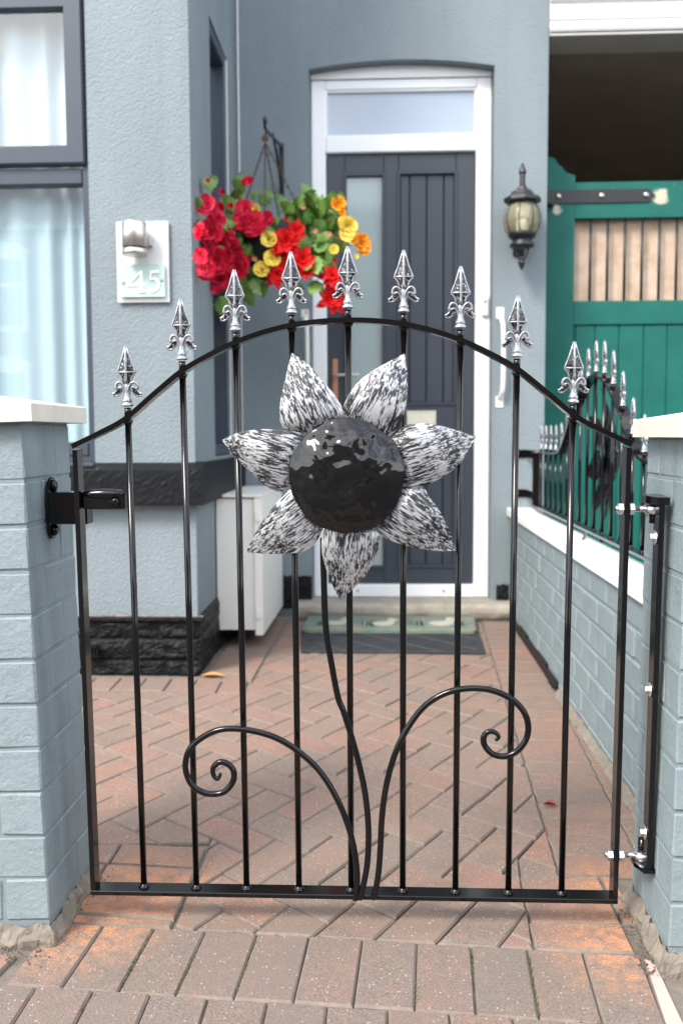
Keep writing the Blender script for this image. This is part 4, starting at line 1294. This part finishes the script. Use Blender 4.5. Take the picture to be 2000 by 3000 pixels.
cb = MB().tube([(-0.180, YW-.006, z) for z in (0.75, 2.0, 4.0, 6.4)], 0.0045, 6)
tag(cb.build('cable', M['handle_white']), 'thin pale cable running down the wall corner beside the bay', 'cable')

# ------------------------------------------------------------------ mats
bmt = thing('rubber_doormat', 'thin black rubber mat with diamond ridges, lying below the green mat', 'doormat', (0, 0, 0))
mq = MB()
mq.prism([(0.222, 2.560), (1.088, 2.545), (1.105, 3.06), (0.178, 3.06)], 2, 0.002, 0.010)
kr = simple('black_rubber', (0.022, 0.024, 0.028), 0.6, var=0.2, bump=0.3, bscale=200)
mq.build('base', kr, bmt)
rg = MB()
def matp(u, v): return (0.222+0.866*u-0.03*v*(1-2*u), 2.565+0.49*v, 0.011)
nd = 4
for i in range(-nd, 2*nd):
    for sgn in (1, -1):
        pts = []
        for q in range(13):
            v_ = q/12
            u_ = (i+sgn*v_*2)/nd+(0 if sgn > 0 else 0.25)
            if 0.02 <= u_ <= 0.98: pts.append(matp(u_, v_))
        if len(pts) > 1: rg.tube(pts, 0.003, 5)
for q in range(60): rg.box(0.228+.0143*q, 0.236+.0143*q, 2.552, 2.562, 0.006, 0.013)
rg.build('ridge', simple('grey_rubber', (0.055, 0.06, 0.066), 0.7), bmt)
gmt = thing('green_doormat', 'worn pale green coir mat with white ducks below the doorstep', 'doormat', (0, 0, 0))
mg = MB()
kc = NT('green_coir'); v = kc.coord()
kc.set(kc.mix(kc.ramp(kc.noise(v, 9, 5), 0.42, 0.75), kc.mix(kc.noise(v, 160, 4), (0.085, 0.145, 0.125), (0.15, 0.225, 0.195)), (0.27, 0.23, 0.15)), 0.95)
kc.bump(kc.noise(v, 260, 4), 0.9, 0.006)
pol = []
for (cx, cy, a0) in ((0.225, 3.005, PI), (1.055, 3.005, 1.5*PI), (1.075, 3.315, 0), (0.225, 3.315, 0.5*PI)):
    for q in range(5): a = a0+q*PI/8; pol.append((cx+.035*math.cos(a), cy+.03*math.sin(a)))
n = len(pol)
vs = [(x, yy, 0.012) for x, yy in pol]+[(x, yy, 0.028) for x, yy in pol]+[(0.64+(x-.64)*.985, 3.16+(yy-3.16)*.96, 0.034) for x, yy in pol]
fs = [(r*n+i, r*n+(i+1) % n, (r+1)*n+(i+1) % n, (r+1)*n+i) for r in (0, 1) for i in range(n)]+[tuple(2*n+i for i in range(n))]
mg.add(vs, fs); mg.build('base', kc.m, gmt)
kdk = NT('cream_coir'); v = kdk.coord(); kdk.set(kdk.mix(kdk.noise(v, 120, 4), (0.30, 0.30, 0.25), (0.44, 0.43, 0.38)), 0.95)
duck = [(-.085, .00), (-.06, -.03), (-.01, -.045), (.04, -.03), (.055, .005), (.06, .04), (.085, .05), (.06, .07), (.04, .085), (.015, .07), (.015, .03), (-.02, .02), (-.05, .02)]
for (x, yy, s) in ((0.93, 3.15, 1.0), (0.62, 3.13, 0.9), (0.37, 3.15, 0.9)):
    MB().prism([(x+p[0]*s, yy+p[1]*1.9*s) for p in duck], 2, 0.0335, 0.0365).build('duck_motif', kdk.m, gmt)
gr_ = MB()
for _ in range(46):
    x = random.choice((0.27, 0.50, 0.55, 0.76, 0.80, 1.02))+random.gauss(0, .015); yy = 3.05+random.uniform(0, .03)
    gr_.box(x, x+.006, yy, yy+random.uniform(.06, .16), 0.0335, 0.0358)
gr_.build('reed_motif', simple('brown_coir', (0.10, 0.085, 0.055), 0.95), gmt)

# ------------------------------------------------------------------ fallen leaf and petal
def leaf_flat(name, x, y, L, wd, rot, col, label, cat):
    m = MB()
    def fn(u, v):
        w = wd*math.sin(PI*u**0.8)*(2*v-1)
        a = L*(u-0.5)
        return (a*math.cos(rot)-w*math.sin(rot), a*math.sin(rot)+w*math.cos(rot), 0.005+0.012*math.sin(PI*u)*abs(2*v-1)+0.004*u)
    m.grid(fn, 8, 4)
    o = m.build(name, simple(name+'_skin', col, 0.7, var=0.3, scale=60)); o.location = (x, y, 0)
    tag(o, label, cat)
leaf_flat('fallen_leaf', -0.115, 2.085, 0.115, 0.022, -0.15, (0.42, 0.22, 0.07), 'dry orange brown leaf lying on pavers beside the black plinth', 'leaf')
leaf_flat('fallen_petal', 1.075, 0.678, 0.040, 0.011, -0.5, (0.22, 0.035, 0.03), 'small red petal lying on the pavers near the low wall', 'petal')

# ------------------------------------------------------------------ hanging basket and bracket
bk = thing('basket_bracket', 'black iron wall bracket holding the hanging basket', 'bracket', (0.055, YW, 2.343))
q = MB()
q.box(-.012, .012, -.008, 0, -.01, 0.285, 0.002); q.build('wall_plate', M['castblack'], bk)
q = MB()
HX = on_axis(775.5, 345, 1, 2.84); hx, hz = HX[0]-0.055, HX[2]-2.343
a1 = smooth_pts([(0, -.008, 0.262), (hx*0.5, -.30, (hz+.225)*.5), (hx, -.60, hz-.04), (hx, -.655, hz-.022), (hx, -.650, hz), (hx, -.62, hz+.002), (hx, -.61, hz-.014)], 5)
q.tube(a1, 0.008, 8); q.build('arm', M['castblack'], bk)
MB().tube(smooth_pts([(0, -.008, 0.02), (0.0, -.05, 0.06), (hx*0.35, -.20, 0.16), (hx*0.6, -.36, 0.228)], 5), 0.007, 8).build('brace', M['castblack'], bk)
MB().tube(smooth_pts([(hx, -.59, hz-.048), (hx, -.60, hz-.066), (hx, -.62, hz-.084), (hx, -.635, hz-.074), (hx, -.630, hz-.06)], 4), 0.004, 6).build('hook', M['castblack'], bk)

BY = 2.86
hbk = thing('hanging_basket', 'hanging basket of red, crimson, yellow and orange begonias', 'hanging basket', (0.075, BY, 1.95))
def B2(x, y, dy=0.0, leaf=False):       # detail picture point -> offset from basket centre
    P = on_axis(500+x/2.24, 300+y/2.24, 1, BY+dy)
    if P[0] < -0.140:        # the left-hand trails hang forward, clear of the bay's side wall
        P = on_axis(500+x/2.24, 300+y/2.24, 0, -0.140-(0.022 if leaf else random.uniform(0, .012)))
    return Vector((P[0]-0.075, P[1]-BY, P[2]-1.95))
bkt = MB()
bkt.lathe([(.03, -.165), (.10, -.155), (.15, -.11), (.175, -.04), (.185, .06), (.185, .085), (.178, .085), (.172, .05)], seg=28)
bkt.build('basket', simple('dark_basket', (0.012, 0.012, 0.012), 0.6, var=0.3, bump=0.5, bscale=60), hbk)
top = B2(620, 262, -0.02)
MB().lathe([(.014, -.002), (.017, 0), (.014, .002)], top.x, top.y, top.z+.02, 14, axis=1).build('ring', M['rust'], hbk)
for (ex, ey, ez) in ((-.17, -.05, .08), (-.02, -.17, .08), (0.03, .15, .08), (.18, -.02, .08)):
    cm = MB()
    A, Bv = top, Vector((ex, ey, ez))
    n = 26
    for i in range(n):
        p = A.lerp(Bv, (i+0.5)/n); d = (Bv-A).normalized()
        h_ = (Bv-A).length/n*0.72
        sd_ = d.cross(Vector((0, 1, 0)) if i % 2 else Vector((1, 0, 0.3))).normalized()*0.0042
        loop = [p-d*h_+sd_*0.0, p-d*h_*0.5+sd_, p+d*h_*0.5+sd_, p+d*h_, p+d*h_*0.5-sd_, p-d*h_*0.5-sd_, p-d*h_]
        cm.tube(loop, 0.0018, 4, cap=False)
    cm.build('chain', M['rust'], hbk)

def petal_col(name, c1, c2, sss=0.0):
    k = NT(name)
    oi = k.n('ShaderNodeObjectInfo')
    col = k.mix(oi.outputs['Random'], c1, c2)
    veins = k.noise(k.coord((1, 1, 1), rnd=True), 3.5, 4)
    k.set(k.mix(k.ramp(veins, 0.35, 0.7), tuple(a*0.80 for a in c1), col), 0.62, spec=0.2)
    k.b.inputs['Subsurface Weight'].default_value = 0.12
    k.b.inputs['Subsurface Radius'].default_value = (0.01, 0.004, 0.003)
    return k.m
FM = {'c': petal_col('crimson_petals', (0.76, 0.014, 0.050), (0.85, 0.050, 0.12)), 'r': petal_col('scarlet_petals', (0.60, 0.003, 0.004), (0.70, 0.008, 0.008)),
      'y': petal_col('yellow_petals', (0.95, 0.72, 0.10), (0.95, 0.80, 0.22)), 'o': petal_col('orange_petals', (0.88, 0.30, 0.02), (0.90, 0.48, 0.04)),
      'p': petal_col('peach_petals', (0.70, 0.36, 0.22), (0.72, 0.45, 0.25))}
def one_petal(m, ax, tilt, L, wd, cup, pointed, ruffle):
    ca, sa = math.cos(ax), math.sin(ax)
    ph_ = random.uniform(0, 6)
    def fn(u, v):
        w = wd*(math.sin(PI*min(1, (u*0.93+0.04)))**(0.55 if not pointed else 1.1))*(2*v-1)
        r_ = L*u*math.cos(tilt)-cup*0.25*L*u*u
        h = L*u*math.sin(tilt)*(1-0.35*u)+cup*L*(2*v-1)**2*0.30*math.sin(PI*u)+ruffle*L*math.sin(7*v+ph_+4*u)*u
        return (r_*ca-w*sa, -h, r_*sa+w*ca)
    m.grid(fn, 5, 4)
def flower_mesh(kind):
    m = MB()
    if kind == 'double':
        for (n, L, wd, tl, a0) in ((7, 1.0, 0.52, 0.22, 0), (6, 0.84, 0.46, 0.55, 0.5), (5, 0.62, 0.36, 0.88, 0.2), (4, 0.40, 0.24, 1.15, 0.9)):
            for i in range(n): one_petal(m, a0+2*PI*i/n+random.uniform(-.25, .25), tl+random.uniform(-.2, .15), L*random.uniform(.8, 1.12), wd, 0.5, False, 0.10)
    elif kind == 'spiky':
        for (n, L, wd, tl, a0) in ((7, 1.05, 0.25, 0.10, 0), (6, 0.9, 0.24, 0.5, 0.4), (5, 0.6, 0.2, 0.95, 0.1)):
            for i in range(n): one_petal(m, a0+2*PI*i/n+random.uniform(-.2, .2), tl+random.uniform(-.25, .2), L*random.uniform(.8, 1.15), wd, 0.3, True, 0.03)
    elif kind == 'rose':
        for (n, L, wd, tl, a0) in ((6, 0.98, 0.62, 0.45, 0), (5, 0.80, 0.55, 0.85, 0.5), (4, 0.6, 0.42, 1.15, 0.2)):
            for i in range(n): one_petal(m, a0+2*PI*i/n+random.uniform(-.1, .1), tl+random.uniform(-.1, .1), L*random.uniform(.92, 1.05), wd, 0.8, False, 0.06)
    else:
        for i in range(3): one_petal(m, 2*PI*i/3+random.uniform(-.2, .2), 0.95, 0.95, 0.62, 1.0, False, 0.02)
        for i in range(3): one_petal(m, 1+2*PI*i/3, 0.5, 0.85, 0.5, 1.0, False, 0.02)
    return m
FMESH = {}
def get_flower(kind, col):
    key = (kind, col, random.randrange(3))
    if key not in FMESH: FMESH[key] = flower_mesh(kind).mesh('flower', FM[col])
    return FMESH[key]
FL = [  # x, y, radius in the detail picture, kind, colour
    (240, 670, 62, 'double', 'c'), (405, 960, 60, 'double', 'c'), (260, 950, 62, 'double', 'c'), (370, 1000, 60, 'double', 'c'), (240, 1100, 62, 'double', 'c'), (390, 1120, 64, 'double', 'c'), (300, 775, 56, 'double', 'c'), (470, 790, 60, 'double', 'c'), (590, 830, 50, 'double', 'c'), (200, 850, 50, 'double', 'c'), (330, 690, 44, 'bud', 'c'), (395, 680, 26, 'bud', 'c'), (265, 757, 30, 'bud', 'c'), (485, 700, 60, 'double', 'c'), (545, 810, 78, 'double', 'c'), (635, 760, 46, 'double', 'c'),
    (435, 745, 32, 'bud', 'c'), (262, 845, 76, 'double', 'c'), (355, 868, 70, 'double', 'c'), (330, 938, 70, 'double', 'c'), (200, 1005, 52, 'double', 'c'), (300, 1042, 84, 'double', 'c'), (435, 1062, 84, 'double', 'c'),
    (322, 1162, 82, 'double', 'c'), (345, 595, 30, 'bud', 'c'), (245, 515, 20, 'bud', 'c'), (515, 517, 38, 'bud', 'c'), (480, 525, 28, 'bud', 'c'), (505, 1020, 34, 'bud', 'c'), (190, 880, 34, 'bud', 'c'), (215, 1095, 40, 'double', 'c'),
    (815, 850, 62, 'spiky', 'r'), (755, 920, 86, 'spiky', 'r'), (700, 960, 56, 'spiky', 'r'), (862, 1035, 78, 'spiky', 'r'), (885, 1100, 60, 'spiky', 'r'), (700, 1135, 66, 'spiky', 'r'), (735, 1075, 52, 'spiky', 'r'), (1062, 1145, 62, 'spiky', 'r'),
    (985, 1140, 30, 'bud', 'r'), (1052, 1290, 82, 'spiky', 'r'), (1072, 1040, 20, 'bud', 'r'), (755, 765, 18, 'bud', 'r'), (790, 985, 60, 'spiky', 'r'),
    (560, 702, 34, 'rose', 'y'), (645, 900, 54, 'rose', 'y'), (665, 1028, 58, 'rose', 'y'), (597, 1100, 54, 'rose', 'y'), (1068, 965, 34, 'rose', 'y'), (1152, 815, 64, 'rose', 'y'), (1150, 868, 52, 'rose', 'y'), (1212, 1015, 22, 'bud', 'y'),
    (1240, 925, 66, 'rose', 'o'), (1195, 900, 46, 'rose', 'y'), (1130, 800, 50, 'rose', 'y'), (1265, 970, 44, 'rose', 'o'), (1085, 645, 36, 'rose', 'o'), (1095, 672, 52, 'rose', 'o'), (1120, 725, 34, 'bud', 'o'), (870, 690, 20, 'bud', 'p'), (1036, 870, 24, 'bud', 'p'), (950, 850, 20, 'bud', 'p'), (555, 1030, 22, 'bud', 'p'),
]
DZ = lambda x, y: -0.17*math.sqrt(max(0, 1-((x-640)/640.0)**2*0.8-((y-900)/460.0)**2*0.7))
for (x, y, r, kd_, c_) in FL:
    o = link('flower', get_flower(kd_, c_), hbk, B2(x, y, DZ(x, y)-0.03))
    s_ = r/1272*(1.38 if kd_ in ('double', 'spiky') else 1.3)*(o.location.y+BY+1.95)/5.0
    o.scale = (s_, s_, s_)
    o.rotation_euler = (random.uniform(-.35, .25), random.uniform(-PI, PI), (x-640)/640*0.5+random.uniform(-.25, .25))
kf = NT('begonia_leaf')
oi = kf.n('ShaderNodeObjectInfo')
v = kf.coord()
kf.set(kf.mix(oi.outputs['Random'], (0.060, 0.140, 0.022), (0.170, 0.300, 0.060)), 0.42)
kf.b.inputs['Subsurface Weight'].default_value = 0.08
kf.b.inputs['Subsurface Radius'].default_value = (0.004, 0.008, 0.002)
def leaf_mesh(sd_):
    m = MB(); nu = 9
    def fn(u, v):
        w = 0.36*math.sin(PI*u**0.7)**0.8*(1+0.16*((round(u*nu) % 2)*2-1))*(2*v-1)
        if u >= 1: w = 0
        return (w*1.0, 0.12*abs(2*v-1)*(1-u)-0.26*u*u+0.03*math.sin(9*u+sd_), u)
    m.grid(fn, nu, 4)
    return m.mesh('leaf', kf.m)
LM = [leaf_mesh(i) for i in range(4)]
def leafat(x, y, L, dy=0.0, ang=None):
    p = B2(x, y, DZ(x, y)+0.045+dy, True)
    if x < 175 or y < 480: return
    o = link('leaf', random.choice(LM), hbk, p)
    a = ang if ang is not None else random.uniform(-PI, PI)
    o.scale = (L/1272,)*3
    o.rotation_euler = (random.uniform(-.7, .5), a, random.uniform(-.8, .8))
for (cx, cy, sx, sy, n, L) in ((930, 830, 150, 120, 74, 130), (900, 740, 90, 50, 16, 120), (1010, 960, 70, 60, 14, 110), (560, 960, 90, 90, 34, 120), (420, 700, 120, 120, 18, 110), (330, 900, 100, 130, 9, 110), (480, 1120, 70, 70, 16, 130), (700, 1000, 120, 90, 20, 110)):
    for _ in range(n):
        leafat(cx+random.gauss(0, sx*0.55), cy+random.gauss(0, sy*0.55), L*random.uniform(.7, 1.25), random.uniform(-.02, .07))
for (x, y, L, a) in ((230, 540, 110, 1.2), (300, 525, 90, -1.0), (430, 560, 100, 0.3), (530, 585, 90, 2.4), (470, 600, 100, -0.4), (200, 640, 90, -1.9), (190, 780, 100, -2.2), (320, 1270, 130, 2.9), (355, 1240, 110, 2.4), (470, 1230, 120, 2.7), (540, 1150, 130, 2.6), (600, 1180, 100, 3.0), (850, 1190, 110, 2.9), (945, 1040, 110, 2.9), (960, 1160, 120, -2.9), (1005, 1040, 110, 2.7), (1000, 1190, 70, -2.7), (800, 740, 110, -0.5), (830, 690, 100, 0.2), (900, 670, 100, -0.2), (950, 690, 100, 0.4), (1030, 700, 120, 0.5), (880, 1010, 130, 2.8), (930, 1000, 140, 2.9), (650, 800, 80, 1.2), (700, 830, 110, -2.0), (440, 880, 110, 2.9), (470, 950, 120, 2.4), (440, 820, 100, 0.3)):
    leafat(x, y, L, -0.05, a)
sk = MB()
for (a, b) in (((330, 640), (345, 600)), ((420, 640), (440, 540)), ((440, 660), (500, 530)), ((270, 560), (290, 640)), ((1000, 1090), (960, 1010)), ((1050, 1110), (1000, 1030)), ((1045, 1230), (1020, 1120)), ((1090, 740), (1020, 800)), ((1180, 950), (1100, 900)), ((1130, 930), (1060, 880)), ((640, 960), (600, 860))):
    p, q_ = B2(*a, DZ(*a)), B2(*b, DZ(*b)+.03)
    sk.tube([p, p.lerp(q_, .5)+Vector((.008, -.01, .006)), q_], 0.0028, 5)
sk.build('stem', simple('red_stem', (0.22, 0.05, 0.035), 0.6), hbk)

# ------------------------------------------------------------------ the terraced house over the road
op = thing('terraced_house', 'brick terraced house over the road, seen mirrored in the window glass', 'terraced house', (0, -12.5, 0))
kb = NT('red_brick_wall'); tcx = kb.coord((1, 1, 1))
bt = kb.n('ShaderNodeTexBrick'); bt.inputs['Scale'].default_value = 4.3
bt.inputs['Color1'].default_value = (0.25, 0.12, 0.08, 1); bt.inputs['Color2'].default_value = (0.20, 0.10, 0.07, 1); bt.inputs['Mortar'].default_value = (0.3, 0.28, 0.25, 1)
rt_ = kb.n('ShaderNodeMapping'); rt_.inputs['Rotation'].default_value = (PI/2, 0, 0)
kb.l(tcx, rt_.inputs['Vector']); kb.l(rt_.outputs['Vector'], bt.inputs['Vector']); kb.set(bt.outputs['Color'], 0.9)
o1 = MB().box(-9, 9, -6, 0, -0.03, 5.0).build('wall', kb.m, op)
MB().prism([(-6.3, 5.0), (0.3, 5.0), (-3, 6.7)], 0, -9.1, 9.1).build('roof', simple('slate_roof', (0.07, 0.075, 0.085), 0.7), op)
for x in (-7.0, -4.0, -1.2, 1.8, 4.8, 7.4):
    for z in (0.9, 3.1):
        wm_ = MB()
        rect_frame(wm_, x-.65, x+.65, z, z+1.5, 0.09, 0.06, -0.02, 0.01)
        wm_.v = [(a, -b+0.06, c) if False else (a, b, c) for a, b, c in wm_.v]
        wm_.box(x-.56, x+.56, 0.0, 0.055, z+.85, z+.93)
        arcp = [(x+.72*math.cos(PI*i/12), z+1.5+.22*math.sin(PI*i/12)) for i in range(13)]
        wm_.prism(arcp, 1, 0.0, 0.05)
        wo_ = wm_.build('window', M['white'], op)
        MB().box(x-.57, x+.57, 0.004, 0.02, z+.08, z+1.42).build('pane', simple('dark_pane', (0.03, 0.035, 0.045), 0.05) if x == -7.0 and z == 0.9 else bpy.data.materials['dark_pane'], wo_)
